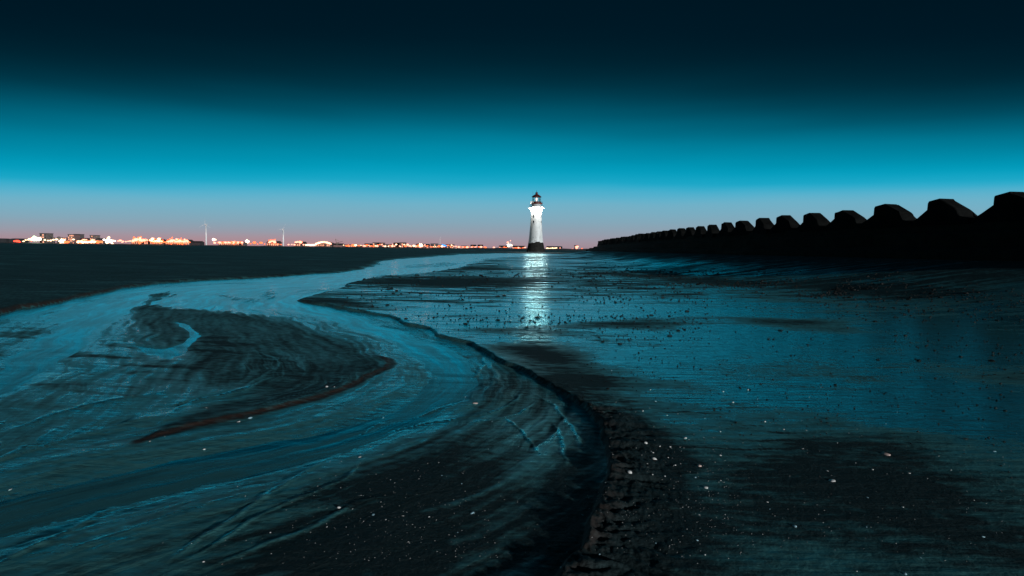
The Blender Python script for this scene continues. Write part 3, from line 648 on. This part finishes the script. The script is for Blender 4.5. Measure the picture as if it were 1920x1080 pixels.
def lamp(u, v, r, col, label, group, depth=None, heads=1):
    """a dock or street lamp: foot, pole, head; r in photograph pixels"""
    depth = depth or CD - 40 + rng.uniform(-15, 15)
    top = far(u, v, depth); rm = max(r * 1.5, 0.85) * depth / FPX
    base_z = -0.2
    o = empty('street_lamp' if r < 2.4 else 'floodlight_mast', (top.x, top.y, base_z))
    h = max(top.z - base_z, rm * 0.9)
    q = (col, round(r * 2))
    if q not in lamp_me:
        hb = MB().ball((0, 0, 0), 0.62 if r >= 2.4 else 1.0, 10, 7, 0.82)
        if r >= 2.4:
            for k_ in range(6): hb.ball((rng.uniform(-1.1, 1.1), rng.uniform(-.3, .3), rng.uniform(-.35, .55)), rng.uniform(.16, .36), 8, 6)
        lamp_me[q] = hb.mesh('lamp_head', EM[col], True)
    if r >= 1.9 and col in ('pink', 'cream', 'white'):  # glow fringe of larger lamps, added as small emissive balls, no lamps themselves
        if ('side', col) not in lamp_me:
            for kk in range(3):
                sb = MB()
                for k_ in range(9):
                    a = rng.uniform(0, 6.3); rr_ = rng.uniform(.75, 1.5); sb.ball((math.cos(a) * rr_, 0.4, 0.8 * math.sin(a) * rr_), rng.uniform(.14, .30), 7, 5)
                lamp_me[('side', col, kk)] = sb.mesh('glow_ball', EM['orange'] if col != 'white' else EM['cream'], True)
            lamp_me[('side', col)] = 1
        sl_ = link('glow_ball', lamp_me[('side', col, rng.randrange(3))], o); sl_.location = (0, 0, h); sl_.scale = (rm, rm, rm)
    hd = link('lamp_head', lamp_me[q], o); hd.location = (0, 0, h); hd.scale = (rm * rng.uniform(.9, 1.25),) * 2 + (rm * rng.uniform(.75, 1.0),)
    MB().tube((0, 0, 0), (0, 0, h), 0.25, 5, 0.15).build('pole', m_shed, o)
    tag(o, label, 'lamp', group); return o
def building(u0, u1, vt, mat, label, depth=CD, windows=None, roof=None, name='building', dep=22, cat='building'):
    a = far(u0, 460, depth); c = far(u1, 460, depth); um = (u0 + u1) / 2
    h = far(um, vt, depth).z + 0.2; w = c.x - a.x
    o = empty(name, ((a.x + c.x) / 2, depth, -0.2)); tag(o, label, cat)
    wl = MB().box(-w / 2, w / 2, 0, dep, 0, h).build('wall', mat, o)
    if roof == 'flat': MB().box(-w / 2 - .6, w / 2 + .6, -.6, dep + .6, h + 0.003, h + 1.2).build('roof', m_black, o)
    elif roof == 'gable': MB().add([(-w / 2 - 1, -1, h + .01), (w / 2 + 1, -1, h + .01), (w / 2 + 1, dep + 1, h + .01), (-w / 2 - 1, dep + 1, h + .01), (-w / 2 - 1, dep / 2, h + 4.5), (w / 2 + 1, dep / 2, h + 4.5)], [(3, 2, 1, 0), (0, 1, 5, 4), (2, 3, 4, 5), (1, 2, 5), (3, 0, 4)]).build('roof', m_black, o)
    elif roof == 'dome':
        n = 14; vs = []
        for yy in (-0.5, dep): vs += [(-w / 2 * math.cos(math.pi * k / n), yy, h + 0.01 + math.sin(math.pi * k / n) * w * 0.10) for k in range(n + 1)]
        MB().add(vs, [(k, k + 1, n + 2 + k, n + 1 + k) for k in range(n)] + [tuple(range(n + 1))[::-1], tuple(range(n + 1, 2 * n + 2))] + [(0, n + 1, 2 * n + 1, n)]).build('roof', m_black, o)
    if windows:
        nx, nz, lit = windows
        cw, ch = w / nx, (h - 1.5) / nz
        wm = {}
        for i in range(nx):
            for k in range(nz):
                on = rng.random() < lit
                if on not in wm: wm[on] = MB().box(-cw * .27, cw * .27, -0.25, 0.02, -ch * .27, ch * .27).mesh('window', EM['window'] if on else m_dark)
                x_ = link('window', wm[on], o); x_.location = (-w / 2 + cw * (i + .5), 0, 1.2 + ch * (k + .5))
    return o
# real pools of light on the quays
def quay_light(u, v, watts, col, depth=CD - 60):
    p = far(u, v, depth); l = bpy.data.lights.new('quay_lamp', 'POINT'); l.energy = watts * 0.10; l.color = col; l.shadow_soft_size = 10
    o = bpy.data.objects.new('quay_lamp', l); COL.objects.link(o); o.location = (p.x, p.y, max(p.z, 8))
O_ = (1.0, 0.30, 0.15); W_ = (1.0, 0.9, 0.8)
for u, v, pw, c in ((66, 446, 150000, (0.85, 1, 0.75)), (118, 450, 120000, (1, .7, .6)), (160, 450, 160000, O_), (257, 449, 160000, O_), (292, 449, 120000, O_), (332, 449, 200000, O_), (432, 450, 120000, O_), (510, 450, 90000, O_), (605, 452, 90000, O_), (740, 456, 140000, O_), (800, 458, 100000, O_), (690, 456, 120000, O_)):
    quay_light(u, v, pw, c)
# named buildings, from the left
building(-14, 12, 449.5, m_black, 'low dark domed shed at the edge of the photo', roof='dome', cat='shed')
building(17, 42, 449.5, m_black, 'low dark domed shed behind the small red lamp', roof='dome', cat='shed')
o = building(75, 88, 438, m_pale, 'pale lit silo house with a slanting conveyor on its side', windows=(3, 4, 0.7), roof='flat')
w_ = (88 - 75) * MPP / 2
a0, a1 = far(88, 437.5) - Vector(o.location), far(99, 447) - Vector(o.location)
MB().tube((a0.x, 4, a0.z), (a1.x, 4, a1.z), 1.6, 4).build('conveyor', m_pale, o); MB().tube((a1.x, 4, 0), (a1.x, 4, a1.z + 3), 2.2, 8).build('transfer_tower', m_pale, o)
s_ = empty('storage_silo', (far(111, 460).x, CD, -0.2)); hh_ = far(111, 443.5).z; tag(s_, 'dark round silo beside the low pink building', 'silo')
MB().lathe([(4.4, 0), (4.4, hh_ - 2)], 16).build('shell', m_shed, s_, True); MB().lathe([(4.45, hh_ - 1.99), (3.2, hh_ - .6), (0.4, hh_)], 16).build('cap', m_black, s_)
building(115, 125, 445, m_pink, 'low pink lit building between silo and tower block', windows=(3, 2, 0.6))
building(128, 139, 440, m_pink, 'pink floodlit tower block', windows=(4, 5, 0.65), roof='flat')
building(139.3, 147, 439.6, m_pale, 'pale tower block adjoining the pink one', depth=CD + 25, windows=(3, 5, 0.25), roof='flat')
building(169, 177, 441.5, m_shed, 'dark tower block with bright window edges above the quay lamps', windows=(3, 6, 0.35), roof='flat')
building(148, 168, 449.5, m_shed, 'low quay shed below and beside the dark tower block', windows=(6, 1, 0.8), roof='gable', cat='shed')
building(178, 194, 449.8, m_shed, 'low quay shed just past the dark tower block', windows=(5, 1, 0.8), roof='gable', cat='shed')
building(246, 278, 451.5, m_pale, 'long low lit quay shed behind the first pink floodlights', windows=(8, 1, 0.8), roof='gable', cat='shed')
building(281, 304, 451.5, m_pale, 'short lit quay shed between the two pink floodlight clusters', windows=(6, 1, 0.9), roof='gable', cat='shed')
building(310, 355, 452.2, m_pale, 'long lit quay shed behind the second pink floodlights', windows=(11, 1, 0.9), roof='gable', cat='shed')
building(356, 375, 455.0, m_black, 'unlit low shed left of the tallest turbine', roof='gable', cat='shed')
building(410, 456, 453.8, m_pale, 'long lit shed just past the tallest turbine', windows=(12, 1, 0.9), roof='flat', cat='shed')
building(500, 522, 455, m_pale, 'short lit shed left of the second turbine', windows=(6, 1, 0.8), roof='gable', cat='shed')
building(553, 570, 456.2, m_pale, 'small lit shed right of the second turbine', windows=(5, 1, 0.8), roof='gable', cat='shed')
o = building(592, 622, 456.5, m_pale, 'arched lit terminal roof left of the crane', windows=(9, 1, 0.9), roof='dome')
o = building(625, 641, 459.5, m_pink, 'low pinkish shed under the crane', roof='gable', cat='shed')
R2 = random.Random(21); u = 643.0; nb = 0
adj = ['pale', 'squat', 'narrow', 'broad', 'plain', 'stepped', 'small', 'boxy']
while u < 905:
    w_ = R2.uniform(6, 15); ridge = 0 if u < 690 else (5.5 if u < 770 else (3.5 if u < 850 else 1.5))
    vt = hor(u) - 3.0 - ridge * R2.uniform(0.3, 1.0) - R2.uniform(0, 1.5)
    nb += 1
    building(u, u + w_, vt, R2.choice([m_pale, m_pink, m_shed, m_pale]), ordinal(nb) + ' town building counting from the dock crane towards the lighthouse', windows=(max(2, int(w_ / 3)), 2 if ridge else 1, 0.55), roof=R2.choice(['flat', 'gable', None]), depth=CD + R2.uniform(-20, 60))
    u += w_ + R2.uniform(0.4, 5)
for u0, u1, lab in ((936, 952, 'low waterside building below the white beacon'), (962, 984, 'low waterside building just left of the lighthouse base'), (1026, 1040, 'low building just right of the lighthouse base'), (1042, 1054, 'second low building right of the lighthouse base')):
    building(u0, u1, hor((u0 + u1) / 2) - 3.2, m_pale, lab, windows=(5, 1, 0.7), roof='gable')
o = building(1078.6, 1083.4, 460.5, m_pink, 'slim lit tower between lighthouse and sea wall', windows=(2, 3, 1.0), roof='flat')
# wind turbines
def turbine(u, vt, label, ang, wpx=2.6, blade=14):
    dpt = CD + 90; p = far(u, vt, dpt); k = dpt / FPX; h = p.z + 0.2
    o = empty('wind_turbine', (p.x, dpt, -0.2)); tag(o, label, 'wind turbine', 'wind turbines along the docks')
    MB().lathe([(wpx * k * .56, 0), (wpx * k * .36, h)], 14).build('tower', m_tur, o, True)
    MB().box(-wpx * k * .45, wpx * k * .45, -4, 5, h + .01, h + 2.6).build('nacelle', m_tur, o)
    hub = MB().ball((0, -5, h + 1.3), 1.3, 10, 6).build('hub', m_tur, o)
    for q in range(3):
        a = ang + q * 2 * math.pi / 3; L = blade * k
        dx, dz = math.sin(a), math.cos(a)
        MB().add([(dx * 1 + dz * .3, -5.2, h + 1.3 + dz * 1 - dx * .3), (dx * L * .25 + dz * .45, -5.3, h + 1.3 + dz * L * .25 - dx * .45), (dx * L, -5.1, h + 1.3 + dz * L), (dx * 1 - dz * .3, -5.2, h + 1.3 + dz * 1 + dx * .3),
                  (dx * 1, -4.7, h + 1.3 + dz * 1)], [(0, 1, 2, 3), (4, 1, 0), (4, 2, 1), (4, 3, 2), (4, 0, 3)]).build('blade', m_tur, o)
    sp = bpy.data.lights.new('turbine_lamp', 'SPOT'); sp.energy = 25000; sp.spot_size = math.radians(80); sp.color = (1, .95, .95); sp.shadow_soft_size = 1
    so = bpy.data.objects.new('turbine_lamp', sp); COL.objects.link(so); so.location = (p.x, dpt - 45, 2); so.rotation_euler = Vector((0, 45, h * .55)).to_track_quat('-Z', 'Y').to_euler()
turbine(386, 421.5, 'tallest white wind turbine left of the lit sheds', 0.05)
turbine(531, 431, 'shorter white wind turbine in the middle of the docks', 0.55, blade=11)
mo = empty('radio_mast', (far(825, 460).x, CD, -0.2)); tag(mo, 'thin pale mast beside the blue lamp', 'mast')
hm = far(825, 444).z; MB().tube((0, 0, 0), (0, 0, hm), 0.9, 6, 0.4).build('shaft', m_tur, mo)
for hz in (0.55, 0.8): MB().box(-1.6, 1.6, -.2, .2, hm * hz, hm * hz + .6).build('crossarm', m_tur, mo)
mo = empty('radio_mast', (far(957, 460).x, CD, -0.2)); tag(mo, 'slim mast with lamps left of the lighthouse', 'mast')
hm = far(957, 451).z; MB().tube((0, 0, 0), (0, 0, hm), 0.7, 6, 0.4).build('shaft', m_tur, mo); MB().ball((0, 0, hm), 1.2, 8, 6).build('beacon', EM['pink'], mo)
# dock crane
cr = empty('dock_crane', (far(632, 460).x, CD, -0.2)); tag(cr, 'dark dock crane leaning above the low pink shed', 'crane'); k = MPP
g = MB()
for sx in (-4, 4): g.tube((sx * 1.3, 0, 0), (0, 0, 8 * k * .9), 0.6, 5)
g.build('gantry', m_shed, cr)
MB().box(-2.2, 3.5, -2, 2, 7 * k, 9.2 * k).build('cab', m_shed, cr)
MB().tube((-1, 0, 8 * k), (-4.5, 0, 16 * k), 0.7, 5).tube((-4.5, 0, 16 * k), (5, 0, 12 * k), 0.4, 4).build('mast', m_shed, cr)
MB().tube((1, 0, 9 * k), (15, 0, 11.5 * k), 0.6, 5).build('jib', m_shed, cr)
# lamps
L_ = lamp
L_(32, 453.3, 3.2, 'red', 'red lamp at the far edge of the docks', None)
L_(65.5, 447.5, 6.0, 'green', 'largest greenish white floodlight of the docks', None)
L_(58.5, 449, 2.6, 'cream', 'cream lamp just left of the greenish floodlight', None)
L_(73, 449.5, 2.8, 'green', 'smaller greenish lamp just right of the great floodlight', None)
L_(116, 454, 3.4, 'white', 'white floodlight in front of the low pink building', None)
L_(205, 454, 5.0, 'white', 'large white floodlight standing alone past the dark tower block', None)
L_(212, 451.5, 1.6, 'cream', 'small lamp at the shoulder of the lone white floodlight', None)
for u, v, r in ((100, 449.5, 1.2), (106, 449, 1.5), (95, 451, 1.2), (84, 450, 1.3), (90, 451, 1.2), (138, 449, 1.2), (48, 450, 1.0), (53, 449.5, 1.2), (44, 452.5, 1.0)): L_(u, v, r, 'cream', 'small cream lamp in the row about the slanting conveyor', 'cream lamps by the conveyor')
for u, v, r in ((122, 454, 1.8), (127, 453.8, 2.0), (125, 454.6, 1.5), (187, 454, 2.4), (182, 454.4, 1.8), (190, 453.4, 1.6)): L_(u, v, r, 'orange', 'orange lamp at the quay edge below the tower blocks', 'orange lamps below the tower blocks')
for u, v, r in ((147, 454, 2.0), (150, 453, 2.6), (154, 453.8, 3.0), (160, 454.2, 2.6), (164, 454, 2.0), (171, 453.8, 2.2), (176, 453.6, 3.4)): L_(u, v, r, 'cream', 'cream floodlight in the tight quay row under the dark tower block', 'cream floodlights under the dark tower block')
for k_ in range(10): L_(155 + k_ * 1.3 + (10 if k_ > 5 else 0), 449.3 + rng.uniform(-.4, .4), 0.9, 'pink', 'tiny pink lamp on the upper row by the dark tower block', 'upper lamp row by the dark tower block')
for u, v, r in ((222, 452, 1.0), (225.5, 451, 1.7), (231, 452.5, .9), (236, 453, 1.0), (240, 452.6, 1.0), (244, 452, 1.3), (229, 454, 1.0)): L_(u, v, r, 'pink', 'small pink lamp between the lone white floodlight and the pink cluster', 'small pink lamps along the quay')
for u, v, r in ((253, 450.5, 3.0), (257, 449.5, 4.0), (261, 450.6, 3.2), (266, 451, 2.2), (270, 450.5, 2.0), (274, 450.2, 1.9), (249, 452, 1.6)): L_(u, v, r, 'pink', 'pink floodlight in the first bright dock cluster', 'floodlights of the first dock cluster')
for u, v, r in ((284, 451, 2.6), (286, 447.8, 2.0), (289, 452, 2.6), (293, 452.3, 2.4), (297, 452, 2.6), (298, 448, 1.9), (301, 451.5, 2.4)): L_(u, v, r, 'cream', 'warm white floodlight in the middle dock cluster', 'floodlights of the middle dock cluster')
for u, v, r in ((316, 453, 2.4), (320, 452.5, 3.0), (325, 451.8, 4.0), (330, 453, 2.6), (336, 452.6, 3.2), (341, 452, 3.8), (346, 453, 2.6), (350, 451.5, 1.8), (352, 453.2, 1.6)): L_(u, v, r, 'pink', 'pink floodlight in the last and widest dock cluster', 'floodlights of the widest dock cluster')
for u in (304, 307, 310, 313, 355): L_(u, 454.3, 1.1, 'orange', 'tiny orange lamp linking the bright dock clusters', 'tiny orange lamps between the clusters')
L_(400.5, 449.3, 1.9, 'white', 'white lamp on a post just right of the tallest turbine', None); L_(402.5, 455.3, 1.5, 'pink', 'low pinkish lamp at the foot of the tallest turbine', None)
for k_ in range(17): L_(409 + k_ * 2.8, 454.6 + rng.uniform(-.5, .5), rng.uniform(1.1, 2.2), 'pink' if k_ % 3 else 'orange', 'warm lamp in the long row past the tallest turbine', 'lamp row past the tallest turbine')
L_(463.5, 452.3, 2.2, 'white', 'single white lamp between the two turbines', None)
for u, v, r in ((477, 455, 1.9), (489.5, 455.3, 1.7), (470, 457, 1.0), (483, 457.5, .9), (496, 457.5, .9), (527, 458.5, .9), (522, 458.3, 1.0), (517, 457.8, 1.1)): L_(u, v, r, 'orange', 'small orange lamp along the quay before the second turbine', 'orange lamps before the second turbine')
for u, v, r in ((508, 453, 2.4), (511.5, 452.4, 2.6), (515, 454, 1.8), (505, 454.5, 1.5)): L_(u, v, r, 'pink', 'pink floodlight close before the second turbine', 'floodlights before the second turbine')
for u, v, r in ((541, 458.6, 1.0), (547, 458.4, .9), (555, 454.2, 1.8), (558, 453.6, 1.5), (563, 454.2, 2.0), (552, 458.7, 1.2), (569, 458.8, 1.1)): L_(u, v, r, 'pink', 'pinkish lamp between the second turbine and the arched roof', 'lamps past the second turbine')
for k_ in range(7): L_(574 + k_ * 2.6, 459.2 + rng.uniform(-.3, .3), 1.5, 'cream', 'cream lamp in the short low row before the arched roof', 'low lamp row before the arched roof')
for k_ in range(12): L_(593 + k_ * 2.45, 457.6 - 3.6 * math.sin(math.pi * (k_ + .5) / 12), 1.5, 'pink' if k_ % 2 else 'cream', 'lamp in the arc along the arched terminal roof', 'lamps along the arched roof')
R3 = random.Random(5)
for i in range(78):
    u = 642 + (912 - 642) * (i + R3.random()) / 78
    v = hor(u) - 2.0 - R3.choice([0, 0, 0.5, 1.5, 3.0]) * (1 if u < 850 else .4) - R3.random()
    cc = R3.choice(['orange', 'orange', 'pink', 'pink', 'cream']); rr_ = R3.choice([.7, .8, .9, 1.0, 1.2, 1.5, 1.7])
    where = 'just past the dock crane' if u < 700 else 'below the taller town buildings' if u < 775 else 'around the thin mast' if u < 845 else 'where the town thins out before the lighthouse'
    big_ = 'brighter' if rr_ > 1.3 else 'small'
    L_(u, v, rr_, cc, big_ + ' ' + cc + ' street lamp ' + where, big_ + ' ' + cc + ' lamps ' + where)
L_(789, 459.5, 2.0, 'white', 'brightest white lamp of the town left of the thin mast', None); L_(833, 460.5, 2.8, 'blue', 'round blue lamp beside the thin mast', None)
L_(955, 459.8, 2.4, 'white', 'white beacon standing above the quay left of the lighthouse', None); L_(952, 454.3, 1.2, 'pink', 'small pink lamp above the white beacon', None)
for u in (926, 937, 941, 945.5, 949, 962, 966, 969, 972, 976, 980, 984): L_(u, hor(u) - 1.7 - R3.random(), R3.choice([.9, 1.2, 1.4]), R3.choice(['orange', 'pink']), 'small warm lamp on the quay left of the lighthouse base', 'quay lamps left of the lighthouse')
for u in (1026, 1029, 1032.5, 1036, 1040, 1043, 1047, 1050): L_(u, hor(u) - 1.9 - R3.random(), R3.choice([.9, 1.1, 1.3]), R3.choice(['cream', 'pink']), 'small warm lamp on the quay right of the lighthouse base', 'quay lamps right of the lighthouse')
for u, v in ((1080, 463), (1082.5, 462.2), (1081, 465)): L_(u, v, 1.5, 'pink', 'warm lamp on the slim tower before the sea wall', 'lamps of the slim tower')
for u, v in ((1073, 467), (1091, 466), (1094, 467.2)): L_(u, v, .9, 'orange', 'tiny orange lamp beside the slim tower', 'tiny lamps by the slim tower')
# low dark far shore under the town
sh = MB(); vs = []; n = 160
for i in range(n + 1):
    u = -80 + i * 8.0; p = far(u, 466, CD - 75); hgt = 1.5 + 0.8 * math.sin(i * .9) + R3.uniform(0, 1.0) + (2.0 if u > 880 else 0) - (1.0 if u < 700 else 0)
    vs += [(p.x, CD - 75, -0.6), (p.x, CD - 68, hgt), (p.x, CD - 20, hgt), (p.x, CD + 200, -0.6)]
sh.add(vs, [(4 * i + k, 4 * i + 4 + k, 4 * i + 5 + k, 4 * i + 1 + k) for i in range(n) for k in range(3)])
tag(sh.build('far_shore', m_black), kind='structure')

# ------------------------------------------------------------------ shells
def shell_mesh(kind, mat):
    b = MB(); n, m = 10, 4; vs = []; 
    for i in range(m + 1):
        t = (math.pi / 2) * i / m
        for k in range(n):
            a = 2 * math.pi * k / n; rib = 1 + (0.07 if k % 2 else -0.05) * math.cos(t)
            ex, ey, hz = {'cockle': (1, .86, .62), 'razor': (1, .38, .28), 'clam': (1, .72, .34)}[kind]
            vs.append((ex * math.cos(a) * math.cos(t) * rib - 0.25 * math.sin(t) * ex, ey * math.sin(a) * math.cos(t) * rib, hz * math.sin(t)))
    fs = [(i * n + k, i * n + (k + 1) % n, (i + 1) * n + (k + 1) % n, (i + 1) * n + k) for i in range(m) for k in range(n)] + [tuple(range(n))[::-1]]
    return b.add(vs, fs).mesh('shell', mat, True)
SH = {(k, c): shell_mesh(k, m) for k in ('cockle', 'razor', 'clam') for c, m in (('w', m_shell), ('p', m_shell_pink), ('b', m_shell_blue))}
def put_shell(u, v, px, kind='cockle', col='w', label=None, group=None):
    g = ground([(u, v)])[0]; z = z_at(*g); 
    t = (z - EYE) / ray(u, v)[0][2]; d = ray(u, v)[0] * t
    x, y = float(d[0]), float(d[1]); z = z_at(x, y); r = 1.15 * px * math.hypot(x, y) / FPX / 2
    o = link('shell', SH[(kind, col)]); o.location = (x, y, z - 0.12 * r); o.scale = (r, r, r); o.rotation_euler = (rng.uniform(-.3, .3), rng.uniform(-.3, .3), rng.uniform(0, 6.3))
    tag(o, label, 'shell', group)
big = [(1560, 900, 14, 'clam', 'w', 'large white shell lying alone on the dark sand near the bottom'), (1660, 852, 13, 'clam', 'p', 'white shell with an orange underside, far from the cut bank'), (1227, 860, 10, 'cockle', 'w', 'largest white shell just right of the crumbling bank'),
       (1180, 887, 9, 'cockle', 'w', 'white shell right on the lip of the crumbling bank'), (891, 755.5, 11, 'clam', 'p', 'pale shell on the wash lines in the middle of the stream'), (675, 857, 8, 'clam', 'w', 'flat white shell on the wash lines at the edge of the sand fan'),
       (1312, 873.5, 8, 'cockle', 'p', 'pinkish white shell among the scatter right of the bank'), (1323, 915, 8, 'cockle', 'w', 'white shell beside a dark pebble below the shell scatter'), (885, 961.5, 8, 'cockle', 'b', 'bluish white shell in the middle of the dark sand fan'),
       (700, 965, 7, 'clam', 'b', 'small blue shell beside a rill on the sand fan'), (636, 952, 7, 'cockle', 'w', 'white shell on the upper flank of the dark sand fan'), (446, 790, 7, 'clam', 'w', 'white shell on the reddish edge of the sand bar'),
       (469, 783, 7, 'cockle', 'b', 'bluish shell on the reddish edge of the sand bar'), (613, 726, 6, 'cockle', 'w', 'white shell on the sand bar above its reddish edge'), (1845, 1007, 8, 'razor', 'b', 'bluish shell sliver in the bottom corner by the photo edge'),
       (1284, 821.5, 7, 'cockle', 'w', 'white shell uppermost of the scatter by the bank'), (1211, 832, 7, 'cockle', 'w', 'white shell close to the bank, above the largest one'), (1490, 987, 7, 'cockle', 'b', 'small bluish shell alone on the dark bottom sand'), (20, 917, 8, 'razor', 'w', 'shell sliver in the shallow water at the photo edge')]
for a in big: put_shell(a[0], a[1], a[2], a[3], a[4], a[5], 'shells on the beach')
right_sh = [(395, 40), (592, 138), (617, 196), (553, 246), (675, 267), (960, 147), (1008, 202), (946, 348), (640, 424), (692, 427), (577, 520), (605, 460), (683, 480), (716, 520), (945, 470), (603, 580), (665, 578), (818, 580), (948, 596), (365, 624), (840, 768), (830, 898), (868, 972), (140, 1070), (335, 965), (620, 908), (250, 770)]
for x, y in right_sh: put_shell(1000 + x / 2.7, 680 + y / 2.7, rng.uniform(3.0, 5.0), rng.choice(['cockle', 'clam']), rng.choice('wwwb'), 'small white shell in the scatter along the crumbling bank', 'shell scatter by the bank')
for x, y in [(227, 43), (366, 34), (282, 104), (460, 212), (567, 255), (693, 260), (671, 363), (1068, 480), (1040, 639), (1237, 693), (681, 668), (490, 704), (478, 664), (1790, 600), (1340, 978), (977, 1055), (1250, 1070), (870, 330), (1035, 806), (815, 488), (1275, 500), (1508, 482), (1750, 376), (82, 878)]:
    put_shell(1280 + x / 3, 720 + y / 3, rng.uniform(3.2, 5.5), rng.choice(['cockle', 'clam', 'razor']), rng.choice('wwb'), 'small shell strewn over the open wet flat', 'shells strewn on the wet flat')
for x, y in [(179, 124), (980, 297), (1112, 424), (960, 437), (708, 505), (725, 570), (825, 613), (143, 830), (555, 907), (700, 955), (805, 860), (440, 795), (530, 775), (660, 780), (485, 610), (427, 280), (843, 174)]:
    put_shell(560 + x / 2.7, 680 + y / 2.7, rng.uniform(2.6, 4.2), rng.choice(['cockle', 'clam']), rng.choice('wwb'), 'small shell speckling the dark sand fan', 'shells on the sand fan')
for x, y in [(928, 296), (843, 323), (470, 373), (1148, 365), (1162, 134), (376, 652), (932, 108), (1838, 803), (1145, 1000), (1250, 1010), (1385, 880), (1520, 835)]:
    put_shell(x / 3, 720 + y / 3, rng.uniform(2.6, 4.2), rng.choice(['cockle', 'razor']), rng.choice('wwp'), 'small shell in the shallows around the sand bar', 'shells in the shallows')

# shell grit: crumbs too small to count
def scatter_mesh(name, pts, mat, sizes, verts=5):
    b = MB()
    for (x, y), r in zip(pts, sizes):
        z = z_at(x, y); a = rng.uniform(0, 6.3); e = rng.uniform(.5, .9); ca, sa = math.cos(a) * r, math.sin(a) * r
        b.add([(x + ca, y + sa, z), (x - sa * e, y + ca * e, z), (x - ca, y - sa, z), (x + sa * e, y - ca * e, z), (x + ca * .1, y, z + r * rng.uniform(.5, .8))], [(0, 1, 4), (1, 2, 4), (2, 3, 4), (3, 0, 4)])
    return b.build(name, mat)
pts = []; sz = []
for _ in range(900):
    q = rng.random()
    if q < .40: u, v = rng.uniform(1100, 1400), rng.triangular(760, 1080, 1000)
    elif q < .75: u, v = rng.gauss(760, 150), rng.triangular(820, 1085, 1040)
    else: u, v = rng.uniform(1250, 1920), rng.triangular(700, 1080, 1040)
    if v > 1095: continue
    x, y = ground([(u, v)])[0]; pts.append((x, y)); sz.append(rng.choice([.5, .6, .8, 1.1]) * math.hypot(x, y) / FPX)
tag(scatter_mesh('shell_grit', pts, m_shell, sz), 'crumbs of broken shell sprinkled over the near sand', 'shell grit', None, 'stuff')

# ------------------------------------------------------------------ pebbles on the flat
PB = []
for k in range(4):
    b_ = rock_mesh(20 + k, 7, 4, 0.16); PB.append(b_.mesh('pebble', m_pebble))
cand = []
for _ in range(8000):
    q = rng.random()
    if q < .34:   # strand line running up to the wall
        t = rng.random() ** 0.8; u = 1090 + t * 830; v = 508 + t * 78 + rng.gauss(0, 7 + 10 * t)
    elif q < .56: u, v = rng.uniform(640, 1330), rng.gauss(585, 26)
    elif q < .74: u, v = rng.uniform(1000, 1700), rng.gauss(545, 24)
    elif q < .86: u, v = rng.uniform(640, 1250), rng.gauss(520, 12)
    elif q < .97: u, v = rng.uniform(1080, 1920), rng.triangular(590, 800, 610)
    else: u, v = rng.uniform(1180, 1900), rng.triangular(720, 1000, 760)
    if v < 492 or u > 1930: continue
    x, y = ground([(u, v)])[0]
    i_ = int(np.interp(-math.hypot(x, y), -Rrow[::-1], np.arange(NROW)[::-1])); j_ = int(np.interp(math.atan2(x, y), Acol, np.arange(NCOL)))
    if sd_right[i_, j_] > -0.05: continue
    if noise(np.array([x / 3.0]), np.array([y / 3.0]), 201)[0] < 0.0 and rng.random() < .8: continue
    px = rng.choice([1.3, 1.6, 1.8, 2.2, 2.6, 3.0, 3.6]) * (1.0 if rng.random() < .93 else 1.8)
    r = min(px * math.hypot(x, y) / FPX / 2, 0.075); cand.append((r * FPX / math.hypot(x, y), r, x, y, u, v))
cand.sort(reverse=True)
for i, (_, r, x, y, u, v) in enumerate(cand[:300]):
    o = link('pebble', PB[i % 4]); o.location = (x, y, z_at(x, y) + 0.15 * r); o.scale = (r * rng.uniform(1, 1.6), r, r * rng.uniform(.8, 1.1)); o.rotation_euler = (0, 0, rng.uniform(0, 6.3))
    size = 'large' if i < 40 else 'middling' if i < 140 else 'small'
    if v > 600: where = 'on the open flat between strand line and shell scatter' if u > 1080 else 'on the flat close to the cut bank'
    elif u > 1620: where = 'at the near end of the strand line under the sea wall'
    elif u > 1330: where = 'along the middle of the strand line below the sea wall'
    elif u > 1050: where = 'on the shining flat between lighthouse reflection and sea wall'
    elif u > 960: where = 'in or beside the lighthouse reflection'
    else: where = 'on the shining flat between stream and lighthouse reflection'
    tag(o, size + ' dark pebble ' + where, 'pebble', size + ' pebbles ' + where)
rest = cand[300:]
b = MB()
for _, r, x, y, u, v in rest:
    z = z_at(x, y); a = rng.uniform(0, 6.3); ca, sa = math.cos(a) * r * 1.2, math.sin(a) * r * 1.2; h = r * rng.uniform(.8, 1.2)
    b.add([(x + ca, y + sa, z), (x - sa * .8, y + ca * .8, z), (x - ca, y - sa, z), (x + sa * .8, y - ca * .8, z), (x + ca * .35, y + sa * .3, z + h), (x - ca * .35, y - sa * .2, z + h * .85)],
          [(0, 1, 4), (1, 5, 4), (1, 2, 5), (2, 3, 5), (3, 4, 5), (3, 0, 4)])
tag(b.build('small_stones', m_pebble), 'small dark stones strewn thinly over the wet flat', 'stones', None, 'stuff')
